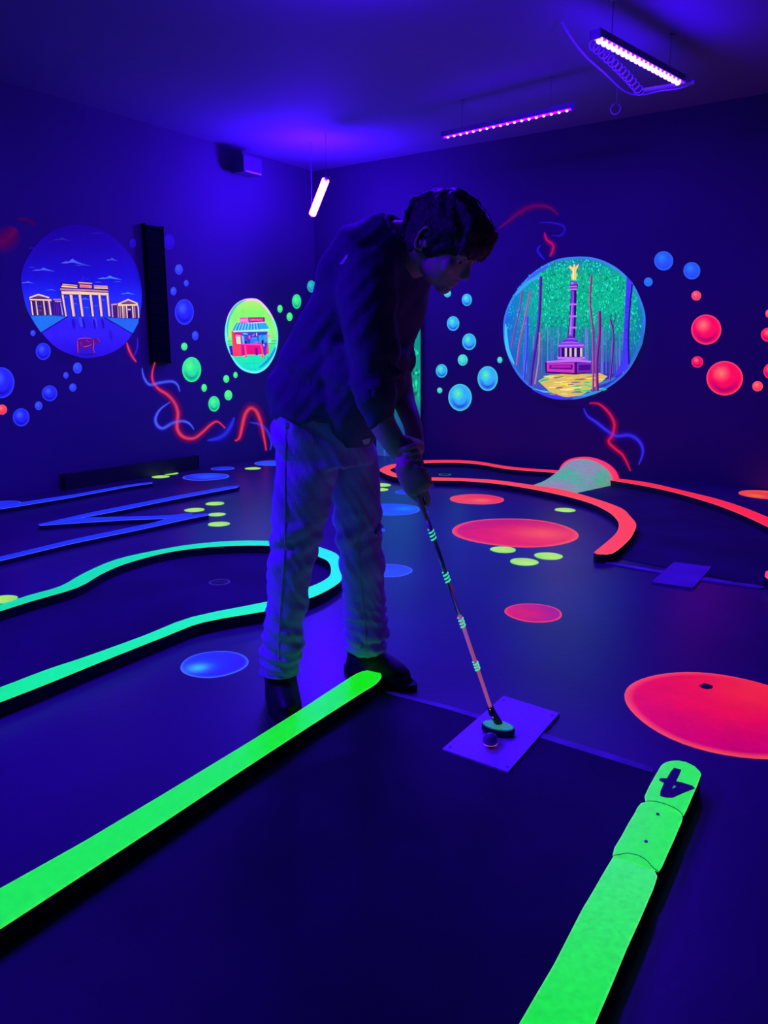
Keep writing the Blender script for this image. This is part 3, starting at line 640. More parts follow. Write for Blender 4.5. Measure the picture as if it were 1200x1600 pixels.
# column mural (right wall): zoom coordinates 4.8 per pixel, origin (770, 390)
cv = wallcanvas('R', lambda x, y: (770 + x / 4.8, 390 + y / 4.8))
V_OUT = [tuple(p) for p in spline([(640, 52), (500, 68), (380, 120), (260, 210), (150, 350), (92, 480), (78, 600), (95, 740), (150, 880), (230, 990), (330, 1065), (450, 1110), (600, 1124), (740, 1092), (880, 1025), (1000, 925), (1080, 800), (1130, 660), (1145, 540), (1130, 430), (1060, 270), (960, 160), (850, 92), (740, 58), (640, 52)], 4)][:-1]
def vc(x, y, t):
    if t > .97: return (60, 120, 235)
    base = ramp([(50, (10, 120, 150)), (200, (0, 170, 110)), (450, (0, 175, 120)), (650, (10, 140, 130)), (820, (30, 90, 150)), (950, (60, 90, 150)), (1120, (60, 60, 200))], y)
    if x < 330: base = mixc(base, (20, 95, 200), (330 - x) / 240)
    if x > 1010: base = mixc(base, (10, 110, 170), (x - 1010) / 140)
    if y > 850 and x > 800: base = mixc(base, (40, 30, 170), .7)
    return base
cv.disc(V_OUT, 18, vc, (610, 590))
def inside(x, y): return ((x - 612) / 520) ** 2 + ((y - 590) / 520) ** 2 < 1
rnd = random.Random(11)
cv.layer += 1
for i in range(2600):                                   # leaf dabs
    x = rnd.uniform(100, 1130); y = 80 + 700 * rnd.random() ** 1.15
    if not inside(x, y): continue
    b = rnd.random()
    c_ = (0, 120, 90) if b < .35 else (10, 205, 120) if b < .7 else (20, 235, 150) if b < .9 else (60, 240, 200)
    if x < 300 + 60 * rnd.random(): c_ = mixc(c_, (20, 130, 220), .55)
    if y > 560: c_ = mixc(c_, (30, 90, 160), (y - 560) / 300)
    w_ = rnd.uniform(6, 13); h_ = rnd.uniform(8, 26); a_ = rnd.uniform(-.5, .5)
    if i % 700 == 0: cv.layer += 1
    ids = [cv.pt(x + dx, y + dy, c_) for dx, dy in ((-w_ / 2, 0), (a_ * 6, -h_ / 2), (w_ / 2, 0), (-a_ * 6, h_ / 2))]; cv.f.append(tuple(ids))
for i in range(60):                                     # pale thin trunks far off
    x = rnd.uniform(180, 1000); y0 = rnd.uniform(560, 700)
    if inside(x, 940): cv.stroke([(x, y0), (x + rnd.uniform(-4, 4), 930)], rnd.uniform(3, 7), rnd.choice([(80, 120, 190), (60, 70, 170), (20, 110, 130), (120, 120, 200)]), n=1, taper=False, bump=(i == 0))
gl = [(340, 985), (420, 940), (560, 930), (740, 935), (800, 925), (860, 950), (800, 1010), (660, 1095), (540, 1108), (430, 1070)]
cv.poly(gl, (215, 185, 70))
for i in range(46):
    x = rnd.uniform(370, 780); y = rnd.uniform(945, 1085); c_ = rnd.choice([(245, 215, 60), (235, 205, 90), (150, 120, 90), (120, 90, 110), (250, 230, 120)])
    if x > 590 and y > 985: c_ = rnd.choice([(20, 205, 110), (20, 160, 110), (60, 225, 120)])
    cv.stroke([(x, y), (x + 30, y + rnd.uniform(-5, 5)), (x + rnd.uniform(50, 90), y + rnd.uniform(-8, 4))], rnd.uniform(6, 12), c_, n=2, bump=(i % 12 == 0))
cv.stroke([(345, 995), (380, 978), (425, 972)], 16, (30, 200, 120), n=2); cv.stroke([(300, 1045), (360, 1062), (440, 1070)], 14, (60, 200, 190), n=2); cv.stroke([(640, 1100), (760, 1075), (850, 1035)], 20, (40, 150, 210), n=3)
cv.stroke([(790, 1010), (850, 990), (920, 960)], 24, (40, 120, 190), n=2)
def trunk(pts, w_, c_, hi=None):
    cv.stroke(pts, w_, c_, n=4, taper=False)
    if hi: cv.stroke([(x - w_ * .25, y) for x, y in pts], w_ * .3, hi, n=4, taper=False)
trunk([(222, 290), (205, 440), (165, 600), (140, 740)], 12, (110, 50, 130), (170, 80, 150)); trunk([(282, 310), (240, 520), (200, 700), (178, 870)], 13, (150, 60, 130), (210, 110, 140))
trunk([(258, 500), (255, 700), (232, 980)], 20, (50, 60, 215), (90, 110, 245)); trunk([(360, 200), (352, 440), (335, 640), (300, 850), (282, 1020)], 24, (80, 14, 110), (70, 60, 220))
trunk([(350, 620), (345, 800), (315, 1010)], 10, (190, 120, 140)); trunk([(740, 190), (730, 400), (750, 600), (755, 850), (752, 1060)], 16, (110, 24, 100), (200, 90, 140)); trunk([(800, 460), (800, 640), (780, 850), (785, 1062)], 24, (96, 14, 100), (180, 60, 140))
trunk([(880, 520), (905, 640), (895, 820), (878, 980)], 16, (70, 20, 120), (150, 80, 150)); trunk([(925, 490), (905, 580), (905, 640)], 6, (70, 30, 120))
trunk([(820, 700), (812, 930)], 7, (130, 100, 170)); trunk([(940, 740), (935, 900)], 8, (90, 90, 190))
cv.poly([(1005, 200), (1050, 250), (1035, 420), (1022, 640), (1025, 880), (960, 930), (900, 960), (965, 850), (982, 640), (992, 400)], (66, 54, 225)); cv.stroke([(1046, 260), (1028, 450), (1018, 640), (1022, 860)], 12, (30, 8, 120), n=4, taper=False)
for i, (x, y) in enumerate([(1012, 295), (1018, 375), (1010, 425), (1000, 470), (1012, 540), (1003, 600), (998, 675), (1008, 745)]): cv.stroke([(x - 8, y), (x + 8, y + 3)], 9, (24, 0, 90), n=1, bump=(i == 0))
# monument
DK = (44, 4, 84); PU = (130, 60, 200); PL = (190, 110, 230); PK = (200, 50, 180)
cv.poly([(392, 850), (400, 838), (620, 818), (742, 838), (742, 922), (620, 938), (395, 925)], DK)
cv.poly([(405, 852), (612, 848), (612, 925), (405, 915)], PK); cv.poly([(425, 865), (600, 862), (598, 900), (422, 895)], (100, 10, 110)); cv.poly([(440, 870), (585, 868), (585, 885), (440, 885)], (170, 40, 160))
cv.poly([(630, 850), (742, 848), (740, 918), (630, 925)], (120, 40, 170)); cv.poly([(645, 865), (735, 862), (733, 905), (645, 908)], (70, 10, 120)); cv.poly([(400, 838), (560, 822), (640, 820), (740, 836), (735, 848), (620, 842), (405, 850)], PL)
cv.poly([(482, 800), (690, 805), (690, 822), (488, 822)], PL); cv.poly([(492, 730), (672, 735), (672, 808), (492, 805)], DK)
for x in (500, 540, 575, 612, 655): cv.poly([(x, 738), (x + 16, 738), (x + 16, 804), (x, 804)], (215, 190, 170) if x > 500 else PU)
cv.poly([(487, 712), (545, 690), (640, 690), (682, 708), (680, 735), (490, 735)], PU); cv.poly([(487, 715), (682, 712), (680, 724), (490, 726)], PL); cv.poly([(520, 690), (560, 655), (620, 655), (640, 690), (640, 700), (520, 702)], (100, 40, 190))
cv.stroke([(515, 700), (580, 694), (645, 700)], 6, (200, 120, 230), n=3); cv.stroke([(545, 672), (590, 668), (630, 674)], 6, (180, 110, 230), n=3)
cv.poly([(560, 655), (572, 560), (582, 400), (586, 300), (578, 270), (582, 240), (634, 240), (640, 272), (628, 310), (628, 400), (622, 560), (618, 655)], DK)
cv.poly([(566, 652), (580, 540), (588, 400), (590, 310), (610, 310), (608, 540), (602, 652)], PU); cv.poly([(572, 640), (590, 400), (598, 400), (588, 640)], PL)
for y in (272, 292, 405, 495, 580): cv.poly([(572 if y > 300 else 576, y), (630, y - 2), (632, y + 12), (572, y + 12)], PL)
cv.poly([(584, 242), (634, 242), (640, 262), (580, 262)], PU); cv.poly([(586, 246), (606, 246), (604, 262), (584, 262)], PL)
# gilded figure with raised wings
cv.poly([(592, 228), (588, 190), (598, 168), (586, 150), (562, 128), (582, 130), (575, 112), (600, 135), (605, 110), (618, 110), (618, 132), (646, 104), (640, 132), (624, 158), (628, 190), (624, 228)], (235, 200, 90))
cv.stroke([(606, 140), (604, 200), (610, 225)], 8, (255, 240, 170), n=3); cv.stroke([(570, 122), (595, 150)], 5, (255, 220, 160), n=1); cv.stroke([(640, 112), (620, 148)], 5, (255, 200, 150), n=1)
# rim of the bubble
for q, c_ in (([(250, 240), (330, 175), (420, 120)], (60, 90, 235)), ([(170, 340), (260, 250), (350, 200)], (50, 160, 230)), ([(300, 1050), (450, 1105), (600, 1118)], (60, 50, 225)), ([(1125, 520), (1110, 700), (1020, 880)], (40, 110, 190)), ([(95, 560), (110, 740), (160, 860)], (60, 190, 230))): cv.stroke(q, 26, c_, n=6)
tag(cv.build('column_mural', M_MURAL), 'round green wall painting of a tall purple victory column among forest trees', 'mural')

# forest panel standing against the right wall, mostly hidden behind the player
cv = wallcanvas('R', base=.045)
PX = [(588, 706), (588, 470), (657, 470), (657, 716.3)]
gp_ = lambda x, y: ramp([(470, (0, 120, 100)), (560, (0, 150, 110)), (620, (20, 160, 120)), (650, (20, 95, 130)), (690, (24, 60, 140)), (717, (40, 60, 150))], y)
for yy in range(470, 716, 12): cv.layer = 1; cv.poly([(588, yy), (657, yy), (657, min(yy + 12, 716.3)), (588, min(yy + 12, 716.3))], gp_)
for i in range(420):
    x = rnd.uniform(589, 656); y = rnd.uniform(472, 650); w_ = rnd.uniform(1, 2.5); h_ = rnd.uniform(2, 7); c_ = rnd.choice([(0, 90, 80), (10, 200, 120), (30, 235, 140), (0, 150, 120)])
    if i % 140 == 0: cv.layer += 1
    ids = [cv.pt(x + a, y + b, c_) for a, b in ((-w_, 0), (0, -h_), (w_, 0), (0, h_))]; cv.f.append(tuple(ids))
for x in (600, 612, 640): cv.stroke([(x, 560), (x + 1, 712)], 3, (40, 90, 170), n=1, taper=False)
fp = cv.build('forest_panel', M_MURAL); tag(fp, 'teal and green painted forest panel behind the player\'s forearms', 'mural')
q = [on_wall(x, y, 'R', o_) for o_ in (0.002, .044) for x, y in PX]
bk = link_mesh('backing_board', q, [(0, 1, 2, 3), (4, 5, 6, 7), (0, 4, 5, 1), (1, 5, 6, 2), (2, 6, 7, 3), (3, 7, 4, 0)], M_BLACK)
adopt(bk, fp)

# ------------------------------------------------------------------ painted bubbles
PAL = {'blue': ((34, 34, 235), (60, 95, 255), (20, 6, 160)), 'faint': ((24, 6, 150), (30, 12, 170), (24, 4, 140)), 'green': ((36, 222, 140), (100, 250, 110), (5, 130, 120)),
       'cyan': ((46, 165, 228), (90, 245, 150), (36, 50, 185)), 'dim': ((34, 80, 220), (30, 130, 220), (44, 60, 215)), 'red': ((240, 8, 62), (255, 125, 90), (150, 2, 90)), 'teal': ((30, 160, 170), (50, 200, 170), (30, 110, 170))}
def bubble(side, x, y, rx, ry, pal, label, rot=0.0):
    mid, hi, lo = PAL[pal]
    if max(rx, ry) < 9 and pal != 'faint': mid = mixc(mid, hi, .45); lo = mixc(lo, mid, .6)
    cv = wallcanvas(side, base=.003)
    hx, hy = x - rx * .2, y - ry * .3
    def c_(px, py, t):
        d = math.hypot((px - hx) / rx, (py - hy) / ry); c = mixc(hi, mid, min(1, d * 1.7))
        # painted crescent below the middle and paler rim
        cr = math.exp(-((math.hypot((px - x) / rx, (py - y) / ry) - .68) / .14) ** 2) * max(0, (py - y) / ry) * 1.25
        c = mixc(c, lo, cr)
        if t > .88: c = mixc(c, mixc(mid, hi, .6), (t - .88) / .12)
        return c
    cv.disc(ell(x, y, rx, ry, 40, rot), 16, c_, (x, y))
    return tag(cv.build('painted_bubble', M_PAINT), label, 'painted bubble', 'painted bubbles on the left wall' if side == 'L' else 'painted bubbles on the right wall')
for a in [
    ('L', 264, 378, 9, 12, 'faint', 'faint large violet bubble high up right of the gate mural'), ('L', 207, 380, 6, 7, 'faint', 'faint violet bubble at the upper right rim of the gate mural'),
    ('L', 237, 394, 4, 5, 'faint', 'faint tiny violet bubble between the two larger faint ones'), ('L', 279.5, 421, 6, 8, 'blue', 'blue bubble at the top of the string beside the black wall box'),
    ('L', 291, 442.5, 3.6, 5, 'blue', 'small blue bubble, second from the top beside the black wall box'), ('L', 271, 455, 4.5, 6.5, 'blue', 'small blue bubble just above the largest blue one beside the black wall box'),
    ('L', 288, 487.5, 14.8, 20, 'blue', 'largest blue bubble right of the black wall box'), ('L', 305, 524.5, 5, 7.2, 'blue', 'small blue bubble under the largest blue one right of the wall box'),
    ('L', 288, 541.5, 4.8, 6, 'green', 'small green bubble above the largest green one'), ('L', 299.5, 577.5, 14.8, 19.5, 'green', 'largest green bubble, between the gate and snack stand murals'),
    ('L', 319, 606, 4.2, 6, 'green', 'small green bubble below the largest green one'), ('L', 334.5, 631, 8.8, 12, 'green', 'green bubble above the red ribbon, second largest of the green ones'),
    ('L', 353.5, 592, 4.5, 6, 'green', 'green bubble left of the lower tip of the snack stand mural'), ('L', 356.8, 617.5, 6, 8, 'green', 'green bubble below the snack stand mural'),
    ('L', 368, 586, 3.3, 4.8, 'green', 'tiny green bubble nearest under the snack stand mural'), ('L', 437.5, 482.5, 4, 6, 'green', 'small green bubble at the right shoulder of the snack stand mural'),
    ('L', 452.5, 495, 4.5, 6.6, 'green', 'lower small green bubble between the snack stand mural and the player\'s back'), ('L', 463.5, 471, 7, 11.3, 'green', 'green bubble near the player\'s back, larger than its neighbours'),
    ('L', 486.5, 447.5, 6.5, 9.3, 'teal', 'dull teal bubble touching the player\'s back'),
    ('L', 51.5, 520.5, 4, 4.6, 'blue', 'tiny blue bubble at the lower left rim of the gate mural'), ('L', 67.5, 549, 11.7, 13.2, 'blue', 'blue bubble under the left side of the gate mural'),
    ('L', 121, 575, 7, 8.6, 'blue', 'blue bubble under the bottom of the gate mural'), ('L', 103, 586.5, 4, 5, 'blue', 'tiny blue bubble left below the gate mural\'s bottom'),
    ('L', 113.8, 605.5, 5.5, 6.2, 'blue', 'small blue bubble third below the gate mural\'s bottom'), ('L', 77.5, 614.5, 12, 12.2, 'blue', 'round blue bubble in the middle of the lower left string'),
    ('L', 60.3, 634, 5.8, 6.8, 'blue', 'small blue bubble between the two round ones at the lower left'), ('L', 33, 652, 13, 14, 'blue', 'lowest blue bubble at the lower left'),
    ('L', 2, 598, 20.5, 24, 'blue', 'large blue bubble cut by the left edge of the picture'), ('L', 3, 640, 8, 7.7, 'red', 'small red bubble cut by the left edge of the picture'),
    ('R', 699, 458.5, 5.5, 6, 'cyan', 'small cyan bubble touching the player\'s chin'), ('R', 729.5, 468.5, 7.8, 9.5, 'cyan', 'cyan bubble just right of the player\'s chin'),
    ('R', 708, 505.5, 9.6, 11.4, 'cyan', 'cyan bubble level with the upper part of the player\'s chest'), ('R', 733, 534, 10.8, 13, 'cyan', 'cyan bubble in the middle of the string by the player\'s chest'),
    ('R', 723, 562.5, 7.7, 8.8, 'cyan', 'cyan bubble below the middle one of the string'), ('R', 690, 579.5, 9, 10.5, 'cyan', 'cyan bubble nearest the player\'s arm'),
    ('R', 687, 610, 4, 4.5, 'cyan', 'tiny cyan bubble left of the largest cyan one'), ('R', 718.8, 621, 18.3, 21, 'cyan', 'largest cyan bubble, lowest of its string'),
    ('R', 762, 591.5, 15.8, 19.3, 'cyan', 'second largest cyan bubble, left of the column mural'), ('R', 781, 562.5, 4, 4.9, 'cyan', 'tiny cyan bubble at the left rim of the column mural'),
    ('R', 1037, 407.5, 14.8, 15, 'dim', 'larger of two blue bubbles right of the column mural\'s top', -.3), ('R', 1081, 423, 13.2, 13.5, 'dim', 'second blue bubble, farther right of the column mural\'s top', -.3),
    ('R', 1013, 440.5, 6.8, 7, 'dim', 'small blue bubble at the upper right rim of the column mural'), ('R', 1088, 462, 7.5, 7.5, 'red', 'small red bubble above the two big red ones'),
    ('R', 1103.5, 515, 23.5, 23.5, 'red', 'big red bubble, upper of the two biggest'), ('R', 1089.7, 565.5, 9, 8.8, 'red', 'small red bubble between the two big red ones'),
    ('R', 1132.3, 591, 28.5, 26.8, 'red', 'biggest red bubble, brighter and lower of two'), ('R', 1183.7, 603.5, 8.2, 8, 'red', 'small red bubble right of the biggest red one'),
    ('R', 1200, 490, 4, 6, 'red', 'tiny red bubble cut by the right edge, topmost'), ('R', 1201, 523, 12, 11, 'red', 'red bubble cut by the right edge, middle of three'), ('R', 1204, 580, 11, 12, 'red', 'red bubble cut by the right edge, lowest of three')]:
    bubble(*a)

# ------------------------------------------------------------------ painted ribbons
def ribbon(side, pts, w_, c_, hw, hc, label):
    cv = wallcanvas(side, base=.0025); cv.stroke(pts, w_ * .58, c_, n=6, halo=(hw, hc))
    return tag(cv.build('painted_ribbon', M_GLOW), label, 'painted ribbon', 'airbrushed ribbons on the walls')
RC = (255, 62, 84); RH = (170, 0, 60); BC = (84, 104, 255); BH = (36, 10, 220); DR = (110, 0, 60)
ribbon('L', [(198, 535), (201, 545), (206, 556), (213, 566)], 3.4, RC, 12, RH, 'short red ribbon between the gate mural and the black wall box')
ribbon('L', [(215, 527), (214, 545), (207, 560)], 1.6, (60, 40, 200), 8, BH, 'short thin blue ribbon beside the black wall box')
ribbon('L', [(242, 566), (238, 582), (239, 596), (248, 608), (262, 617), (273, 630), (278, 645), (277, 658), (277, 670), (283, 680), (293, 685), (305, 684), (318, 674), (330, 663), (340, 659), (352, 669)], 3.6, RC, 20, RH, 'long red ribbon winding down from the black wall box')
ribbon('L', [(222, 575), (225, 590), (234, 601), (250, 598), (268, 596), (277, 601), (281, 612)], 2.8, BC, 16, BH, 'blue ribbon crossing the top of the long red one')
ribbon('L', [(266, 628), (250, 640), (243, 654), (246, 665), (255, 669), (270, 661), (285, 658), (296, 662), (303, 671)], 3.4, BC, 18, BH, 'blue ribbon curling left of the long red one')
ribbon('L', [(366, 652), (361, 665), (352, 678), (340, 685), (324, 688)], 3.2, (50, 50, 240), 26, BH, 'blue ribbon between the two red arches')
ribbon('L', [(367, 689), (374, 684), (378, 668), (383, 648), (391, 638), (400, 642), (407, 658), (412, 680), (416, 704)], 3.6, RC, 22, RH, 'red ribbon arching beside the player\'s hip')
ribbon('L', [(390, 660), (405, 663), (417, 673), (424, 690), (422, 704)], 2.4, (60, 60, 240), 14, BH, 'blue ribbon crossing the red arch by the player\'s hip')
ribbon('L', [(-12, 385), (2, 378), (14, 370), (24, 356)], 14, (90, 0, 50), 48, (110, 0, 50), 'blurred dull red ribbon at the upper left edge')
ribbon('L', [(26, 342), (42, 343), (55, 352)], 3, (60, 0, 70), 16, (60, 0, 70), 'faint red ribbon above the gate mural')
ribbon('R', [(780, 357), (800, 341), (815, 330), (835, 322), (858, 324), (873, 336)], 2.4, DR, 18, (100, 0, 60), 'faint red ribbon arching high over the column mural')
ribbon('R', [(842, 348), (862, 348), (880, 353), (882, 361), (876, 368), (862, 368)], 2, (36, 20, 180), 12, (30, 10, 170), 'faint blue hook-shaped ribbon above the column mural')
ribbon('R', [(851, 363), (854, 374), (864, 383), (863, 393), (859, 401)], 3.4, (215, 10, 70), 14, RH, 'small bright red ribbon touching the top of the column mural')
ribbon('R', [(845, 383), (840, 390), (844, 398), (851, 406)], 2, (44, 30, 210), 9, BH, 'small blue ribbon at the top of the column mural')
ribbon('R', [(921, 630), (935, 631), (948, 641), (957, 654), (960, 665), (957, 680), (951, 690), (961, 701), (972, 710), (980, 724), (985, 736)], 3.0, (250, 24, 64), 18, RH, 'red ribbon below the column mural')
ribbon('R', [(912, 638), (918, 650), (932, 660), (950, 674), (963, 681), (982, 680), (995, 686), (1003, 697), (1004, 710), (998, 726)], 3.0, (60, 50, 250), 20, BH, 'blue ribbon below the column mural, crossing the red one')

# ------------------------------------------------------------------ black box on the left wall and low ledge
def wall_block(side, x0, x1, y0, y1, depth, m, name):
    pts = [on_wall(x, y, side, 0.004) for x, y in ((x0, y0), (x1, y0), (x1, y1), (x0, y1))]
    z1 = pts[0].z; z0 = pts[3].z; n = nL if side == 'L' else nR
    a = Vector((pts[0].x, pts[0].y, 0)); b = Vector((pts[1].x, pts[1].y, 0)); c = (a + b) / 2 + n * depth / 2; c.z = (z0 + z1) / 2
    bm = bmesh.new(); box_bm(bm, Vector(), (b - a).length, depth, z1 - z0, ((b - a).normalized(), n, UP), .012)
    o = bm_obj(name, bm, m); o.location = c; return o
o = wall_block('L', 221, 249, 352, 566, .04, mat('matt_black', (.004, .004, .006), rough=.95, spec=.1), 'wall_box'); tag(o, 'tall plain black box fixed to the left wall beside the gate mural', 'wall box')
gr = bmesh.new(); s_ = o.dimensions
dep = .04
for i in range(12): box_bm(gr, nL * (dep / 2 + .002) + UP * (-.55 + i * .1), .18, .006, .02, (dL, nL, UP), .002)
bm_obj('front_slats', gr, MATS['matt_black'], o)
pa = on_z(66, 760); pb = on_z(277, 729); dd = (pb - pa); Ld = dd.length
pa_ = c0 + dL * ((pa - c0).dot(dL)); pb_ = c0 + dL * ((pb - c0).dot(dL))
bm = bmesh.new(); mid = (pa_ + pb_) / 2 + nL * .032; mid.z = .06
box_bm(bm, Vector(), (pb_ - pa_).length, .06, .12, (dL, nL, UP), .008); o = bm_obj('low_ledge', bm, M_BLACK); o.location = mid
tag(o, 'low black ledge along the foot of the left wall', 'ledge')
bm = bmesh.new(); box_bm(bm, Vector((0, 0, .062)), (pb_ - pa_).length * .98, .05, .006, (dL, nL, UP), .002); bm_obj('top_board', bm, mat('black_top', (.03, .03, .04), rough=.4), o)

# dim box lamp near the left of the ceiling
bx = on_wall(386, 274, 'L', .16)
R6 = root('box_lamp', bx, 'dim box lamp with one bright lower edge, mounted high on the left wall', 'light')
ux = -dL; uy = -nL
bm = bmesh.new(); box_bm(bm, Vector((0, 0, .08)), .24, .16, .15, (ux, uy, UP), .01); bm_obj('lamp_housing', bm, M_WALL, R6)
bm = bmesh.new(); box_bm(bm, uy * -.085 + Vector((0, 0, .012)), .2, .008, .012, (ux, uy, (UP + ux * .1).normalized()), .002); bm_obj('front_edge', bm, mat('bright_edge', (.8, .75, .9), rough=.3), R6)
bm = bmesh.new(); tube_bm(bm, [-nL * .07 + UP * .08, -nL * .15 + UP * .08], .014, 10); bm_obj('wall_arm', bm, M_METAL, R6)

# coiled cable and arm of the upper-right bar
def hb(x, y, z): return on_z(x, y, z) - b3.location
cable = [hb(878, 34, 2.93), hb(893, 60, 2.86), hb(915, 88, 2.80), hb(945, 115, 2.77), hb(975, 142, 2.75), hb(1000, 148, 2.74), hb(1030, 142, 2.73), hb(1060, 138, 2.73), hb(1082, 130, 2.74)]
M_CABLE = mat('pale_cable', (.42, .35, .6), rough=.5)
bm = bmesh.new(); tube_bm(bm, spline(cable, 6), .006, 8); bm_obj('cable', bm, M_CABLE, b3)
P = spline([hb(925, 68, 2.80), hb(955, 95, 2.77), hb(980, 120, 2.75), hb(1000, 143, 2.74)], 10); hel = []
for i in range(170):
    s = i / 169 * (len(P) - 1.001); j = int(s); p = P[j].lerp(P[j + 1], s - j); t = (P[j + 1] - P[j]).normalized(); u = t.cross(UP).normalized(); w = u.cross(t)
    a = i / 169 * 2 * math.pi * 13; hel.append(p + u * math.cos(a) * .026 + w * math.sin(a) * .026)
bm = bmesh.new(); tube_bm(bm, hel, .0035, 6); bm_obj('coiled_cable', bm, M_CABLE, b3)
bm = bmesh.new(); a = hb(1005, 141, 2.735); b = hb(1086, 128, 2.735); box_bm(bm, (a + b) / 2, (b - a).length, .05, .014, ((b - a).normalized(), UP.cross((b - a).normalized()), UP), .004); bm_obj('mounting_arm', bm, M_CABLE, b3)
# hook
hk = on_z(962, 170, 2.80); bm = bmesh.new(); uu = Vector((1, 0, 0)); ww = Vector((0, -.4, .9)).normalized()
ring = [uu * math.cos(a) * .035 + ww * math.sin(a) * .035 for a in [math.radians(110 + i * 320 / 24) for i in range(25)]]
tube_bm(bm, ring + [], .006, 8); tube_bm(bm, [ww * .035, Vector((ww.x * .035, ww.y * .035, CEIL - hk.z))], .003, 8)
o = bm_obj('ceiling_hook', bm, M_CABLE, None, True); o.location = hk; tag(o, 'small dim ring hook hanging below the upper-right bar', 'hook')

# ------------------------------------------------------------------ tunnel ramp on the orange lane
def tz(x, y, z=0): return on_z(820 + x / 6.667, 690 + y / 6.667, z)
aL = tz(350, 350, .004); aR = tz(938, 458, .004); fL = tz(70, 458, .004); fR = tz(520, 540, .004)
top = on_z(911, 715, 0)                        # height from the vertical plane through the arch feet
mid = (aL + aR) / 2; r = ray(911, 715); n_ = (aR - aL).cross(UP).normalized(); hp = CAMP + r * ((mid - CAMP).dot(n_) / r.dot(n_)); HT = hp.z
R7 = root('tunnel_ramp', Vector((mid.x, mid.y, 0)), 'pale hump-shaped ramp with a red arched rim on the orange lane', 'obstacle')
def archp(s, k_=1.0, h=HT): a = math.pi * (1 - s); return mid + (aR - mid) * math.cos(a) * k_ + UP * (abs(math.sin(a)) ** .85) * h * k_
NS, NT = 28, 12; v = []; f = []; cl = []
for j in range(NT + 1):
    t = j / NT
    for i in range(NS + 1):
        s = i / NS; p = archp(s, .93); q = fL.lerp(fR, s); e = t ** 1.0; z = p.z * (1 - t) ** 1.35 + q.z * (1 - (1 - t) ** 1.35)
        w = p.lerp(q, e); w.z = z; v.append(w)
        nn = noise.noise(Vector((s * 4, t * 3, 1))); cl.append(s2l(mixc(mixc((158, 152, 160), (84, 190, 140), .5 + nn), (165, 140, 175), max(0, noise.noise(Vector((s * 3 + 9, t * 4, 5))) * 1.3))))
for j in range(NT):
    for i in range(NS): q = j * (NS + 1) + i; f.append((q, q + 1, q + NS + 2, q + NS + 1))
adopt(link_mesh('ramp', v, f, paint('ramp_paint', strength=.8, refl=.15), smooth=True, cols=cl), R7)
def arch_band(name, k0, k1, shift, thick, c_):
    v = []; f = []; N = 32
    for i in range(N + 1):
        s = i / N
        for kk, dd in ((k0, 0), (k1, 0), (k1, thick), (k0, thick)): v.append(archp(s, kk) + n_ * (shift + dd))
    for i in range(N):
        for j in range(4): f.append((i * 4 + j, i * 4 + (j + 1) % 4, (i + 1) * 4 + (j + 1) % 4, (i + 1) * 4 + j))
    f += [(0, 1, 2, 3), tuple(N * 4 + j for j in (3, 2, 1, 0))]
    return adopt(link_mesh(name, v, f, M_PAINT, smooth=False, cols=[s2l(c_)] * len(v)), R7)
sg = 1 if n_.y > 0 else -1
arch_band('arch_rim', .93, 1.0, 0, .05 * sg, (252, 50, 90)); arch_band('rear_arch', .88, .95, .05 * sg, .03 * sg, (200, 10, 70))

# ------------------------------------------------------------------ ball and putter
bc = on_z(766, 1156, .0305); BR = .0205; bc.z = .0095 + BR
BALL = mat('ball_plastic', (.25, .22, .35), rough=.18, var=.05)
bm = bmesh.new(); bmesh.ops.create_icosphere(bm, subdivisions=5, radius=BR)
fib = [Vector((math.cos(i * 2.399963) * math.sqrt(1 - (1 - 2 * (i + .5) / 180) ** 2), math.sin(i * 2.399963) * math.sqrt(1 - (1 - 2 * (i + .5) / 180) ** 2), 1 - 2 * (i + .5) / 180)) for i in range(180)]
for v_ in bm.verts:
    d = max(v_.co.normalized().dot(q) for q in fib); v_.co *= 1 - .012 * max(0, 1 - (1 - d) / .0025)
o = bm_obj('golf_ball', bm, BALL, None, True); o.location = bc; tag(o, 'dark blue golf ball resting on the violet tee mat under the putter head', 'ball')
bm = bmesh.new(); rr = [Vector((math.cos(a) * BR * .93, math.sin(a) * BR * .93, -BR * .42)) for a in [math.radians(200 + i * 8) for i in range(20)]]
tube_bm(bm, rr, .0009, 6)
st = bm_obj('reflection_stripe', bm, em_mat('reflection_glow', (1, .12, .08), .55), o); st['label'] = 'red reflection low on the ball, made as a glowing line'  # reflected red light on the ball, built in as a glowing line

ph = on_z(778, 1138, .045)
SH0 = on_z(768, 1110, .085); SH1 = at(634, 712, 2.02)
SH0.y -= 0.0
R8 = root('putter', Vector((ph.x, ph.y, .0096)), 'long pink and silver putter with green wrap marks, held over the ball', 'putter')
rel = lambda p: p - R8.location
def shaft(t): return rel(SH0.lerp(SH1, t))
def ps(y):    # shaft parameter whose pixel row is y
    lo, hi = 0, 1
    for _ in range(40):
        m_ = (lo + hi) / 2; p = SH0.lerp(SH1, m_) - CAMP; fw = Vector((0, math.cos(PITCH), -math.sin(PITCH))); upv = Vector((0, math.sin(PITCH), math.cos(PITCH)))
        yy = 800 - FPX * p.dot(upv) / p.dot(fw)
        if yy > y: lo = m_
        else: hi = m_
    return lo
bm = bmesh.new(); tube_bm(bm, [shaft(0), shaft(ps(960))], [.0052, .0056], 14); bm_obj('shaft', bm, [em_mat('pink_shaft', (1, .22, .3), .28)], R8, True)['label'] = 'pink lower shaft'
bm = bmesh.new(); tube_bm(bm, [shaft(ps(960)), shaft(ps(800))], [.0062, .0068], 14); bm_obj('shaft', bm, mat('silver_shaft', (.75, .6, .75), rough=.25, metal=.8), R8, True)['label'] = 'silvery upper shaft'
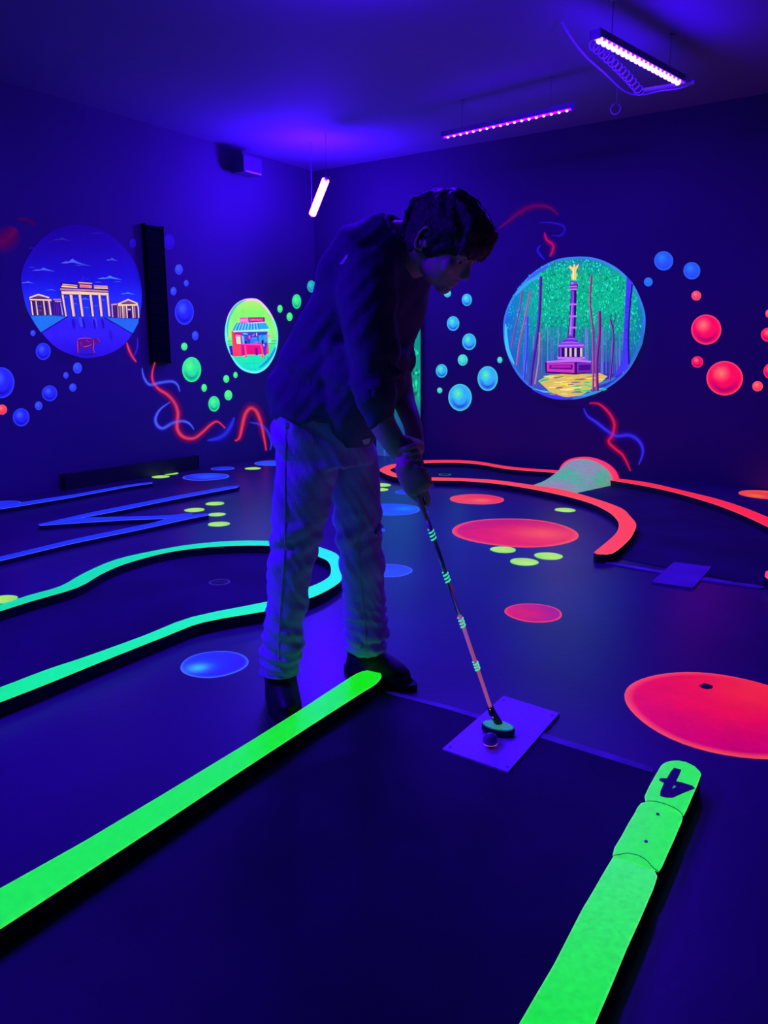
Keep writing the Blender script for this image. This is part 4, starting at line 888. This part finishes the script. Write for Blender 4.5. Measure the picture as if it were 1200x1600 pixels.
bm = bmesh.new(); tube_bm(bm, [shaft(ps(790)), shaft(ps(720))], [.010, .0115], 14); bm_obj('grip', bm, M_BLACK, R8, True)
GM = em_mat('green_wrap', (.05, 1, .35), .75)
for y0, y1 in ((826, 845), (893, 911), (964, 981), (1033, 1048)):
    t0, t1 = ps(y1), ps(y0); hel = []
    ax = (SH1 - SH0).normalized(); u = ax.orthogonal().normalized(); w = ax.cross(u)
    for i in range(60): s = i / 59; a = s * 2 * math.pi * 3.5; hel.append(shaft(t0 + (t1 - t0) * s) + (u * math.cos(a) + w * math.sin(a)) * .0068)
    bm = bmesh.new(); tube_bm(bm, hel, .0022, 6); bm_obj('wrap_mark', bm, GM, R8)
# head: flat oval block with a studded top
hax = (on_z(804, 1143, .025) - on_z(753, 1132, .025)); hl = hax.length / 2; hax.normalize(); hay = UP.cross(hax)
hc_ = rel((on_z(804, 1143, .025) + on_z(753, 1132, .025)) / 2); hc_.z = 0
tilt = Matrix.Rotation(math.radians(14), 3, hax)
def oval(bm, k_, z0, z1, seg=40):
    rs = []
    for z, kk in ((z0, k_ * .96), (z0 + .002, k_), (z1 - .002, k_), (z1, k_ * .96)):
        rs.append([bm.verts.new(hc_ + hax * math.cos(a) * hl * kk + hay * math.sin(a) * .029 * kk + UP * z) for a in [2 * math.pi * i / seg for i in range(seg)]])
    for a_, b_ in zip(rs, rs[1:]):
        for i in range(seg): bm.faces.new((a_[i], a_[(i + 1) % seg], b_[(i + 1) % seg], b_[i]))
    bm.faces.new(rs[0][::-1]); bm.faces.new(rs[-1])
bm = bmesh.new(); oval(bm, 1.0, .004, .022)
tube_bm(bm, [hc_ + hay * .02 + UP * .012, rel(SH0) + (SH1 - SH0) * -.001], [.012, .009], 12); hd = bm_obj('putter_head', bm, M_BLACK, R8)
bm = bmesh.new(); oval(bm, .95, .0215, .0245); pad = bm_obj('rubber_pad', bm, em_mat('pad_green', (.0, .2, .2), .5, (.01, .05, .08)), R8); pad['label'] = 'dark green oval pad'
bm = bmesh.new()
for i in range(-9, 10):
    for j in range(-6, 7):
        p = (i + (.5 if j % 2 else 0)) * hl * 2 / 19; q = j * .0042
        if (p / (hl * .9)) ** 2 + (q / .026) ** 2 < 1: bmesh.ops.create_cone(bm, segments=6, radius1=.0012, radius2=.0009, depth=.0012, cap_ends=True, matrix=Matrix.Translation(hc_ + hax * p + hay * q + UP * .025))
sd = bm_obj('studs', bm, em_mat('stud_green', (.12, .75, .55), .6, (.05, .2, .2)), pad)
hos = bm_obj('hosel', (lambda b_: (tube_bm(b_, [rel(SH0) + (SH0 - SH1).normalized() * .012, rel(SH0) + (SH1 - SH0).normalized() * .012], [.011, .009], 14), b_)[1])(bmesh.new()), M_BLACK, R8, True)
for s in (-.008, .018):
    bm = bmesh.new(); bmesh.ops.create_uvsphere(bm, u_segments=8, v_segments=6, radius=.0014); d = bm_obj('hosel_dot', bm, em_mat('dot_white', (.6, 1, .9), .6), R8)
    d.location = rel(SH0) + (SH0 - SH1).normalized() * s + Vector((-.003, -.0095, 0))

# ------------------------------------------------------------------ the player
def bake(o):
    dg = bpy.context.evaluated_depsgraph_get(); dg.update(); me = bpy.data.meshes.new_from_object(o.evaluated_get(dg)); old = o.data
    o.modifiers.clear(); o.data = me; me.name = o.name; bpy.data.meshes.remove(old)
    for p in me.polygons: p.use_smooth = True
    return o
def loft(bm, rings, n=28, p=2.0):
    """rings: (centre, axis1 vector, axis2 vector) -> closed superelliptic tube"""
    R_ = []
    for c, a, b in rings:
        rr = []
        for j in range(n):
            t = 2 * math.pi * j / n; ct, st_ = math.cos(t), math.sin(t); e = 2 / p
            rr.append(bm.verts.new(c + a * (abs(ct) ** e * (1 if ct > 0 else -1)) + b * (abs(st_) ** e * (1 if st_ > 0 else -1))))
        R_.append(rr)
    for a, b in zip(R_, R_[1:]):
        for j in range(n): bm.faces.new((a[j], a[(j + 1) % n], b[(j + 1) % n], b[j]))
    bm.faces.new(R_[0][::-1]); bm.faces.new(R_[-1])
def chain(bm, pts, rads, n=16, sub=5):
    """round-ended tapering limb"""
    P = spline([tuple(p) for p in pts], sub); N = len(P); rr = []
    for i in range(N):
        s = i / sub; j = min(int(s), len(rads) - 2); rr.append(rads[j] + (rads[j + 1] - rads[j]) * (s - j))
    t0 = (P[0] - P[1]).normalized(); t1 = (P[-1] - P[-2]).normalized()
    a = [P[0] + t0 * rr[0] * k_ for k_ in (.95, .7)]; b = [P[-1] + t1 * rr[-1] * k_ for k_ in (.7, .95)]
    tube_bm(bm, a + P + b, [rr[0] * .3, rr[0] * .72] + rr + [rr[-1] * .72, rr[-1] * .3], n)
def blob(bm, c, ax, r, seg=20):
    m = Matrix((ax[0] * r[0], ax[1] * r[1], ax[2] * r[2])).transposed().to_4x4(); m.translation = c
    bmesh.ops.create_uvsphere(bm, u_segments=seg, v_segments=seg // 2 + 2, radius=1.0, matrix=m)
def solid(name, bm, m, parent, voxel=.006, smooth=4, disp=None, fac=.5):
    bmesh.ops.recalc_face_normals(bm, faces=bm.faces); o = bm_obj(name, bm, m)
    r_ = o.modifiers.new('r', 'REMESH'); r_.mode = 'VOXEL'; r_.voxel_size = voxel; r_.use_smooth_shade = True
    if smooth: s_ = o.modifiers.new('s', 'SMOOTH'); s_.iterations = smooth; s_.factor = fac
    bake(o)
    if disp: disp(o.data)
    return adopt(o, parent)
PX_ = lambda x, y, Y: at(x, y, Y)
F_ = Vector((.86, -.5, 0)).normalized(); R_s = Vector((-.5, -.86, 0)).normalized()      # facing, right-hand side
person = root('person', Vector((-.12, 2.28, 0)), 'person in dark T-shirt, loose pale jeans and black boots bending over to putt', 'person')
SKIN = mat('skin', (.85, .5, .46), rough=.5, var=.06, bump=.05, bscale=90); HAIR = mat('dark_hair', (.05, .035, .04), rough=.5, var=.4, scale=40, bump=.5, bscale=180)
SHIRT = mat('dark_shirt', (.11, .085, .2), rough=.85, var=.12, scale=9, bump=.25, bscale=220, sheen=.15)
DENIM = mat('pale_denim', (.62, .42, .95), rough=.85, var=.14, scale=7, bump=.3, bscale=160); BOOT = mat('boot_leather', (.015, .014, .018), rough=.5, var=.3, bump=.2, bscale=50)

def pw(y, xl, xr, Y, ratio=1.0, minb=0.0, tiltv=None):
    """ring from its silhouette: row y, left and right columns, distance Y"""
    a = at(xl, y, Y); b = at(xr, y, Y); c = (a + b) / 2; w = (b - a).length / 2
    return (c, Vector((w, 0, 0)), Vector((0, max(w * ratio, minb), 0)))
# --- jeans
bm = bmesh.new()
near = [(625, 424, 540), (660, 426, 536), (700, 429, 532), (740, 428, 527), (780, 426, 518), (820, 425, 509), (850, 424, 498), (880, 420, 493), (910, 418, 486), (940, 416, 480), (970, 413, 477), (995, 410, 475), (1012, 408, 474), (1022, 404, 473), (1030, 409, 467), (1038, 405, 471), (1050, 408, 466)]
loft(bm, [pw(y, a, b, 2.27 - .05 * min(1, (y - 625) / 350), .95) for y, a, b in near], p=2.2)
far = [(640, 500, 582), (680, 508, 586), (720, 514, 589), (760, 518, 593), (800, 520, 596), (840, 526, 598), (880, 530, 601), (920, 533, 603), (950, 536, 604), (975, 539, 605), (990, 537, 608), (999, 543, 603), (1007, 540, 606), (1016, 548, 600)]
loft(bm, [pw(y, a, b, 2.36 + .03 * min(1, (y - 640) / 300), .95) for y, a, b in far], p=2.2)
loft(bm, [pw(y, a, b, 2.32, .0, .15) for y, a, b in ((600, 436, 566), (630, 424, 582), (665, 425, 586), (700, 432, 588), (722, 448, 580))], p=2.3)
def jeans_disp(me):
    for v_ in me.vertices:
        z = v_.co.z; p = v_.co; nrm = v_.normal
        k_ = noise.noise(Vector((p.x * 7, p.y * 7, z * 15))) * .012 + noise.noise(Vector((p.x * 14 + 3, p.y * 14, z * 34 + p.x * 60))) * .006
        low = math.exp(-((z - .2) / .10) ** 2)                              # bunched folds above the hem
        k_ += low * .005 * math.sin(z * 150 + 4 * p.x * 10 + 3 * noise.noise(p * 12))
        kn = math.exp(-((z - .52) / .07) ** 2); k_ += kn * .005 * math.sin(z * 90 - p.x * 50)
        hp_ = math.exp(-((z - .86) / .07) ** 2); k_ += hp_ * .007 * math.sin(z * 70 + p.x * 60)
        v_.co += nrm * k_
jeans = solid('jeans', bm, DENIM, person, .007, 3, jeans_disp)
# seam stitching along the legs and cuff rings
def surf(x, y, Yg=2.2):
    """point on the jeans seen at pixel x, y"""
    dg = None
    return None
from mathutils.bvhtree import BVHTree
def bvh_of(o):
    me = o.data; return BVHTree.FromPolygons([v_.co + person.location for v_ in me.vertices], [tuple(p.vertices) for p in me.polygons])
tree = bvh_of(jeans)
def hit(tr, x, y, off=.002):
    r = ray(x, y).normalized(); h = tr.ray_cast(CAMP, r); return None if h[0] is None else h[0] + h[1] * off
STITCH = mat('denim_stitching', (.62, .5, .52), rough=.8)
for nm, pts in (('outer_seam', [(448, 660), (446, 720), (446, 800), (445, 860), (440, 930), (436, 1000), (437, 1046)]), ('outer_seam', [(566, 800), (562, 850), (563, 900), (568, 950), (572, 1010)]), ('pocket_edge', [(470, 648), (500, 660), (530, 660)])):
    hs = [hit(tree, *p) for p in spline(pts, 8)]; hs = [h for h in hs if h]
    if len(hs) > 3:
        bm = bmesh.new(); tube_bm(bm, [h - person.location for h in hs], .0016, 6); bm_obj(nm, bm, STITCH, jeans)
for (y, a, b, Y) in ((1048, 407, 467, 2.22), (1013, 546, 602, 2.39)):
    c, u, w = pw(y, a, b, Y, .95); bm = bmesh.new()
    rg = [c - person.location + u * math.cos(t) * 1.0 + w * math.sin(t) * 1.0 for t in [2 * math.pi * i / 30 for i in range(31)]]
    tube_bm(bm, rg, .004, 6); bm_obj('hem', bm, DENIM, jeans)

# --- boots
def boot(name, ankle_px, Y, ground_px, dirv, label):
    g = on_z(*ground_px, 0); top = at(*ankle_px, g.y); d = Vector(dirv).normalized(); s = Vector((-d.y, d.x, 0))
    bm = bmesh.new(); z = lambda h, f_=0.0: Vector((g.x, g.y, h)) + d * f_
    loft(bm, [(z(.235, -.02) , d * .046, s * .042), (z(.19, -.02) , d * .052, s * .046), (z(.13, -.018), d * .056, s * .048), (z(.09, -.01), d * .07, s * .049), (z(.06, .01), d * .095, s * .05), (z(.03, .035), d * .13, s * .052), (z(.014, .04), d * .137, s * .052)], 32, 2.3)
    chain(bm, [z(.065, .02), z(.05, .08), z(.04, .125)], [.046, .042, .036])
    b_ = solid(name, bm, BOOT, person, .006, 4); b_['label'] = label
    bm = bmesh.new(); ol = []
    for i in range(44):
        t = 2 * math.pi * i / 44; f_ = math.cos(t); w_ = .05 * (1 - .12 * (1 if f_ < 0 else 0)) * (1 - .1 * math.cos(t * 1) ** 2)
        ol.append(Vector((g.x, g.y, 0)) + d * (.042 + .148 * f_) + s * math.sin(t) * w_)
    lo = [bm.verts.new(p) for p in ol]; hi = [bm.verts.new(p + UP * .022) for p in ol]
    for i in range(44): bm.faces.new((lo[i], lo[(i + 1) % 44], hi[(i + 1) % 44], hi[i]))
    bm.faces.new(lo[::-1]); bm.faces.new(hi); so = bm_obj('sole', bm, mat('boot_sole', (.01, .01, .012), rough=.7)); adopt(so, person)
    m_ = so.matrix_basis.copy(); so.parent = b_; 
    bm = bmesh.new()
    for k_ in range(4):
        f0 = .035 + k_ * .02; h = .098 - k_ * .011
        tube_bm(bm, [z(h - .012, f0) - s * .036 - person.location, z(h + .004, f0 + .006) - person.location, z(h - .012, f0) + s * .036 - person.location], .003, 6)
    bm_obj('laces', bm, mat('boot_laces', (.03, .03, .04), rough=.8), b_)
    return b_
boot('boot', (440, 1040), 2.2, (440, 1098), (.28, -.95, 0), 'near boot pointing towards the camera')
boot('boot', (572, 1000), 2.38, (577, 1058), (.82, -.57, 0), 'far boot pointing to the right')

# --- shirt: torso leaning forward, two sleeves
bm = bmesh.new()
def tring(x, y, Y, b_, a_, tilt):
    c = at(x, y, Y); up = (UP * math.cos(tilt) + F_ * math.sin(tilt)); fw = F_ * math.cos(tilt) - UP * math.sin(tilt)
    return (c, R_s * a_, fw * b_)
loft(bm, [tring(514, 652, 2.31, .165, .175, .05), tring(512, 625, 2.31, .172, .185, .1), tring(521, 590, 2.31, .165, .188, .2), tring(545, 550, 2.30, .145, .195, .32), tring(568, 505, 2.28, .135, .205, .42), tring(584, 460, 2.26, .13, .215, .52),
          tring(598, 420, 2.25, .122, .21, .62), tring(608, 392, 2.23, .11, .185, .7), tring(620, 372, 2.21, .085, .12, .75), tring(630, 360, 2.20, .07, .078, .8)], 36, 2.4)
# front of the shirt hanging away from the belly
loft(bm, [tring(575, 540, 2.20, .10, .16, .1), tring(572, 600, 2.20, .095, .15, 0), tring(562, 650, 2.21, .075, .12, -.05), tring(556, 684, 2.22, .05, .085, -.1), tring(555, 700, 2.22, .03, .05, -.1)], 28, 2.3)
# sleeves
nS, nE = PX_(572, 440, 2.10), PX_(594, 640, 2.04)
chain(bm, [PX_(585, 415, 2.16), nS, PX_(580, 530, 2.05), PX_(588, 605, 2.03), PX_(593, 645, 2.03)], [.072, .085, .074, .060, .043])
chain(bm, [PX_(608, 405, 2.34), PX_(617, 450, 2.42), PX_(619, 520, 2.40), PX_(619, 580, 2.36), PX_(624, 612, 2.34)], [.07, .076, .066, .052, .042])
def shirt_disp(me):
    for v_ in me.vertices:
        p = v_.co; z = p.z
        k_ = noise.noise(Vector((p.x * 6, p.y * 6, z * 9 + p.x * 8))) * .014 + noise.noise(Vector((p.x * 12, p.y * 12, z * 22 - p.x * 24))) * .007
        w_ = math.exp(-((z - 1.02) / .07) ** 2); k_ += w_ * .006 * math.sin(z * 60 + p.x * 22 + 2 * noise.noise(p * 5))
        v_.co += v_.normal * k_
shirt = solid('shirt', bm, SHIRT, person, .007, 5, shirt_disp)
tr2 = bvh_of(shirt)
def decal(tr, pts, name, col, par, label, es=.35):
    vs = [hit(tr, x, y, .003) for x, y in pts]
    if any(v_ is None for v_ in vs): return
    n_ = len(vs); c = sum(vs, Vector()) / n_; nn = (CAMP - c).normalized()
    v2 = [v_ - person.location for v_ in vs] + [v_ - person.location - nn * .0025 for v_ in vs]
    o = link_mesh(name, v2, [tuple(range(n_)), tuple(range(2 * n_ - 1, n_ - 1, -1))] + [(i, (i + 1) % n_, n_ + (i + 1) % n_, n_ + i) for i in range(n_)], mat(name + '_cloth', col, rough=.6)); o.parent = par; o['label'] = label
decal(tr2, [(565, 686), (578, 683), (576, 692), (568, 694)], 'hem_tag', (.85, .7, .8), shirt, 'small pale tag at the shirt hem')
decal(tr2, [(541, 400), (545, 398), (544, 404), (537, 414), (532, 413)], 'back_print', (.95, .9, 1), shirt, 'small white mark high on the back')
bm = bmesh.new(); c = at(632, 366, 2.2)
up = (UP * math.cos(.85) + F_ * math.sin(.85)); fw = F_ * math.cos(.85) - UP * math.sin(.85)
tube_bm(bm, [c - person.location + R_s * math.cos(t) * .068 + fw * math.sin(t) * .064 for t in [2 * math.pi * i / 30 for i in range(31)]], .007, 8)
bm_obj('collar', bm, SHIRT, shirt, True)

# --- body: head, neck, arms and hands, trunk and legs inside the clothes, one surface
bm = bmesh.new()
PT = math.radians(36); YW = math.radians(-34)
hf0 = Vector((math.cos(YW), math.sin(YW), 0)); hf = (hf0 * math.cos(PT) - UP * math.sin(PT)).normalized(); hu = (UP * math.cos(PT) + hf0 * math.sin(PT)).normalized(); hs = hf.cross(hu).normalized()   # hs: right-hand side
HC = at(686, 386, 2.14)                       # centre between the ears
def H(f_, u_, s_=0.0): return HC + hf * f_ * .01 + hu * u_ * .01 + hs * s_ * .01
AX = (hf, hs, hu)
blob(bm, H(.3, 4.0), AX, (.094, .074, .088), 28)          # skull
blob(bm, H(4.2, 0.0), AX, (.062, .062, .080), 24)         # face
blob(bm, H(3.6, -4.6), AX, (.054, .050, .044), 24)        # jaw
blob(bm, H(7.2, -7.4), AX, (.021, .024, .019), 16)        # chin
blob(bm, H(8.0, 4.3), AX, (.022, .055, .022), 16)         # forehead
for s in (-1, 1):
    chain(bm, [H(8.9, 2.6, 4.6 * s), H(9.9, 3.1, 2.8 * s), H(9.9, 2.7, 1.2 * s)], [.006, .0075, .006], 10)   # brow
    blob(bm, H(7.4, -1.0, 4.0 * s), AX, (.020, .022, .022), 14)                                            # cheekbone
    blob(bm, H(9.2, -1.9, 1.3 * s), AX, (.010, .0075, .007), 12)                                           # nostril
    # ear: helix, lobe and tragus
    ea = [H(-.6 + 1.5 * math.sin(t), 1.2 + 2.9 * math.cos(t), 7.6 * s + .9 * s * (1 - abs(math.sin(t)) * .3) + (.6 * s if math.sin(t) < 0 else 0)) for t in [math.radians(20 - i * 24) for i in range(10)]]
    chain(bm, ea, [.0042] * 10, 8, 3); blob(bm, H(-.3, -1.4, 7.8 * s), AX, (.007, .005, .009), 12); blob(bm, H(.4, .3, 7.4 * s), AX, (.007, .008, .012), 12); blob(bm, H(-.9, 1.0, 7.5 * s), AX, (.013, .005, .022), 12)
chain(bm, [H(9.4, 2.1), H(10.3, .4), H(11.4, -1.5)], [.0065, .0085, .010], 12)      # nose
blob(bm, H(10.6, -2.2), AX, (.012, .010, .008), 14)
chain(bm, [H(8.2, -4.6, 2.3), H(9.4, -4.25, .8), H(9.4, -4.25, -.8), H(8.2, -4.6, -2.3)], [.003, .0058, .0058, .003], 10)
chain(bm, [H(8.1, -4.9, 2.0), H(9.2, -5.5, .7), H(9.2, -5.5, -.7), H(8.1, -4.9, -2.0)], [.003, .0065, .0065, .003], 10)
# neck and trunk
nb = at(622, 385, 2.22)
chain(bm, [H(-3.5, -1.5), H(-4.8, -6.0), nb], [.056, .056, .064], 20)
chain(bm, [nb, at(590, 440, 2.26), at(555, 520, 2.29), at(520, 600, 2.31), at(512, 660, 2.32)], [.07, .11, .12, .12, .12], 24)
# legs inside the jeans
chain(bm, [at(480, 680, 2.28), at(467, 850, 2.24), at(440, 1020, 2.22)], [.08, .055, .036], 18)
chain(bm, [at(548, 690, 2.36), at(562, 860, 2.39), at(574, 985, 2.40)], [.07, .052, .036], 18)
# arms
shp = lambda y: SH0.lerp(SH1, ps(y))
ax = (SH1 - SH0).normalized()
wN = PX_(633, 716, 2.05); wF = PX_(650, 700, 2.14)
chain(bm, [PX_(577, 440, 2.13), PX_(583, 560, 2.04), PX_(594, 648, 2.03), PX_(611, 684, 2.03), wN], [.055, .046, .036, .033, .0265], 18)
chain(bm, [PX_(612, 450, 2.40), PX_(619, 560, 2.37), PX_(630, 622, 2.31), PX_(644, 662, 2.2), wF], [.055, .044, .034, .027, .024], 18)
G0 = shp(770); G1 = shp(742); G2 = shp(728)
toC = (CAMP - G1).normalized(); rt = ax.cross(toC).normalized()
if rt.x < 0: rt = -rt
def L(t, r_, c_):   # local grip frame: along the shaft down (cm), to picture right, to camera
    return G1 - ax * t * .01 + rt * r_ * .01 + toC * c_ * .01
# near (right) hand: palm on the camera side, fingers wrap over the right and behind
loft(bm, [(L(-3.4, -1.3, 1.2), rt * .026, toC * .019), (L(-1.4, -.6, 1.9), rt * .034, toC * .019), (L(1.0, -.1, 2.1), rt * .038, toC * .018), (L(3.4, .2, 2.1), rt * .037, toC * .017), (L(5.0, .2, 1.9), rt * .030, toC * .014)], 20, 2.4)
chain(bm, [wN, L(-2.6, -.9, 1.5)], [.0265, .025], 16)
for t0, ln, r0 in ((-.6, .92, .0078), (1.3, 1.0, .0084), (3.2, 1.0, .0086)):
    chain(bm, [L(t0, .9, 2.2), L(t0 + .4, 3.1, 1.9), L(t0 + .9, 3.9 * ln, .1), L(t0 + 1.0, 2.6 * ln, -1.7), L(t0 + .9, .6, -2.0)], [r0 + .001, r0 + .0008, r0, r0 - .0006, r0 - .0014], 12)
chain(bm, [L(4.2, -.2, 2.0), L(7.0, -.3, 2.0), L(10.0, -.2, 1.7), L(12.6, -.2, 1.5)], [.0096, .0092, .0084, .007], 12); chain(bm, [L(3.8, 1.4, 1.9), L(5.8, 1.9, 1.4), L(7.6, 1.9, .6), L(9.0, 1.4, 0)], [.0092, .0088, .008, .0068], 12)        # index finger down the shaft
chain(bm, [L(-1.2, -1.8, 1.5), L(1.4, -2.7, 1.0), L(4.6, -1.9, .6), L(7.2, -.6, .8)], [.0125, .0115, .0098, .0082], 12)      # thumb
# far (left) hand: above and behind
K2 = 6.3
def L2(t, r_, c_): return G1 + ax * (K2 - t) * .01 + rt * r_ * .01 + toC * c_ * .01
loft(bm, [(L2(-3.0, .6, -2.4), rt * .024, toC * .018), (L2(-1.0, .5, -2.3), rt * .032, toC * .017), (L2(1.2, .4, -2.1), rt * .035, toC * .016), (L2(3.4, .3, -2.0), rt * .032, toC * .015)], 20, 2.4)
chain(bm, [wF, L2(-2.4, .6, -2.2)], [.026, .024], 16)
for t0 in (-1.4, .3, 2.0, 3.6):
    chain(bm, [L2(t0, .8, -2.2), L2(t0 + .2, 3.0, -1.8), L2(t0 + .5, 3.1, .3), L2(t0 + .5, 1.6, 1.7), L2(t0 + .4, -.2, 1.7)], [.0095, .0088, .0082, .0076, .0068], 12)
chain(bm, [L2(-.5, -1.5, -1.8), L2(2.4, -2.2, -.6), L2(5.2, -1.4, .6)], [.012, .010, .008], 12)
body = solid('body', bm, SKIN, person, .0034, 3, None, .45)
# eyes under the fringe
for s in (-1, 1):
    bm = bmesh.new(); blob(bm, Vector(), AX, (.0115, .0115, .0115), 16); e = bm_obj('eye', bm, mat('eye_white', (.7, .7, .75), rough=.2), body, True); e.location = H(8.35, 1.2, 3.1 * s) - person.location
    bm = bmesh.new(); blob(bm, Vector(), AX, (.003, .005, .005), 12); i_ = bm_obj('iris', bm, mat('iris_dark', (.03, .02, .02), rough=.2), e, True); i_.location = hf * .0098 - hu * .002
# --- hair: full crown, short at the nape, long fringe over the forehead
bm = bmesh.new(); rnd = random.Random(7)
blob(bm, H(-.2, 5.2), AX, (.108, .086, .100), 30); blob(bm, H(5.0, 7.0), AX, (.072, .074, .070), 24); blob(bm, H(-5.0, 1.5), AX, (.055, .068, .060), 20)
for i in range(120):
    s = rnd.uniform(-1, 1); a0 = rnd.uniform(-.3, 1.0)
    st_ = H(-1 + 4.5 * a0, 13.2 - 1.8 * a0 * a0, 5 * s); mid_ = H(6.5 + 2.6 * a0, 11.6 - 1.8 * a0, 6.2 * s); en = H(11.0 - 1.6 * s * s + rnd.uniform(-.6, .8), rnd.uniform(2.6, 6.2), 6.6 * s + rnd.uniform(-.6, .6))
    chain(bm, [st_, mid_, H(10.8 - 1.6 * s * s, 8.2, 6.9 * s), en], [.010, .010, .008, .0028], 7, 3)
for i in range(90):
    s = rnd.choice((-1, 1)); f0 = rnd.uniform(-8, 6.0)
    st_ = H(f0 * .6, 12.2, 3.2 * s); md = H(f0, 7.6, 7.7 * s * (1 - (f0 / 16) ** 2)); lo_ = 3.2 if f0 > 1.5 else (2.9 if f0 > -2.2 else -3.0); en = H(f0 + rnd.uniform(-.4, .8), lo_ + rnd.uniform(-.8, 1.2), 7.9 * s * (1 - (f0 / 13) ** 2))
    chain(bm, [st_, md, en], [.009, .010, .0035], 7, 3)
for i in range(60):
    s = rnd.uniform(-1, 1); chain(bm, [H(-6.0, 11.0, 4 * s), H(-10.0, 6, 6 * s), H(-8.2 + rnd.uniform(-.6, .4), rnd.uniform(-4.5, -1.5), 5.6 * s)], [.009, .010, .004], 7, 3)
def hair_disp(me):
    for v_ in me.vertices:
        p = v_.co; v_.co += v_.normal * (noise.noise(p * 38) * .007 + noise.noise(p * 90) * .003)
hair = solid('hair', bm, HAIR, person, .0042, 1, hair_disp, .4); hair.parent = body
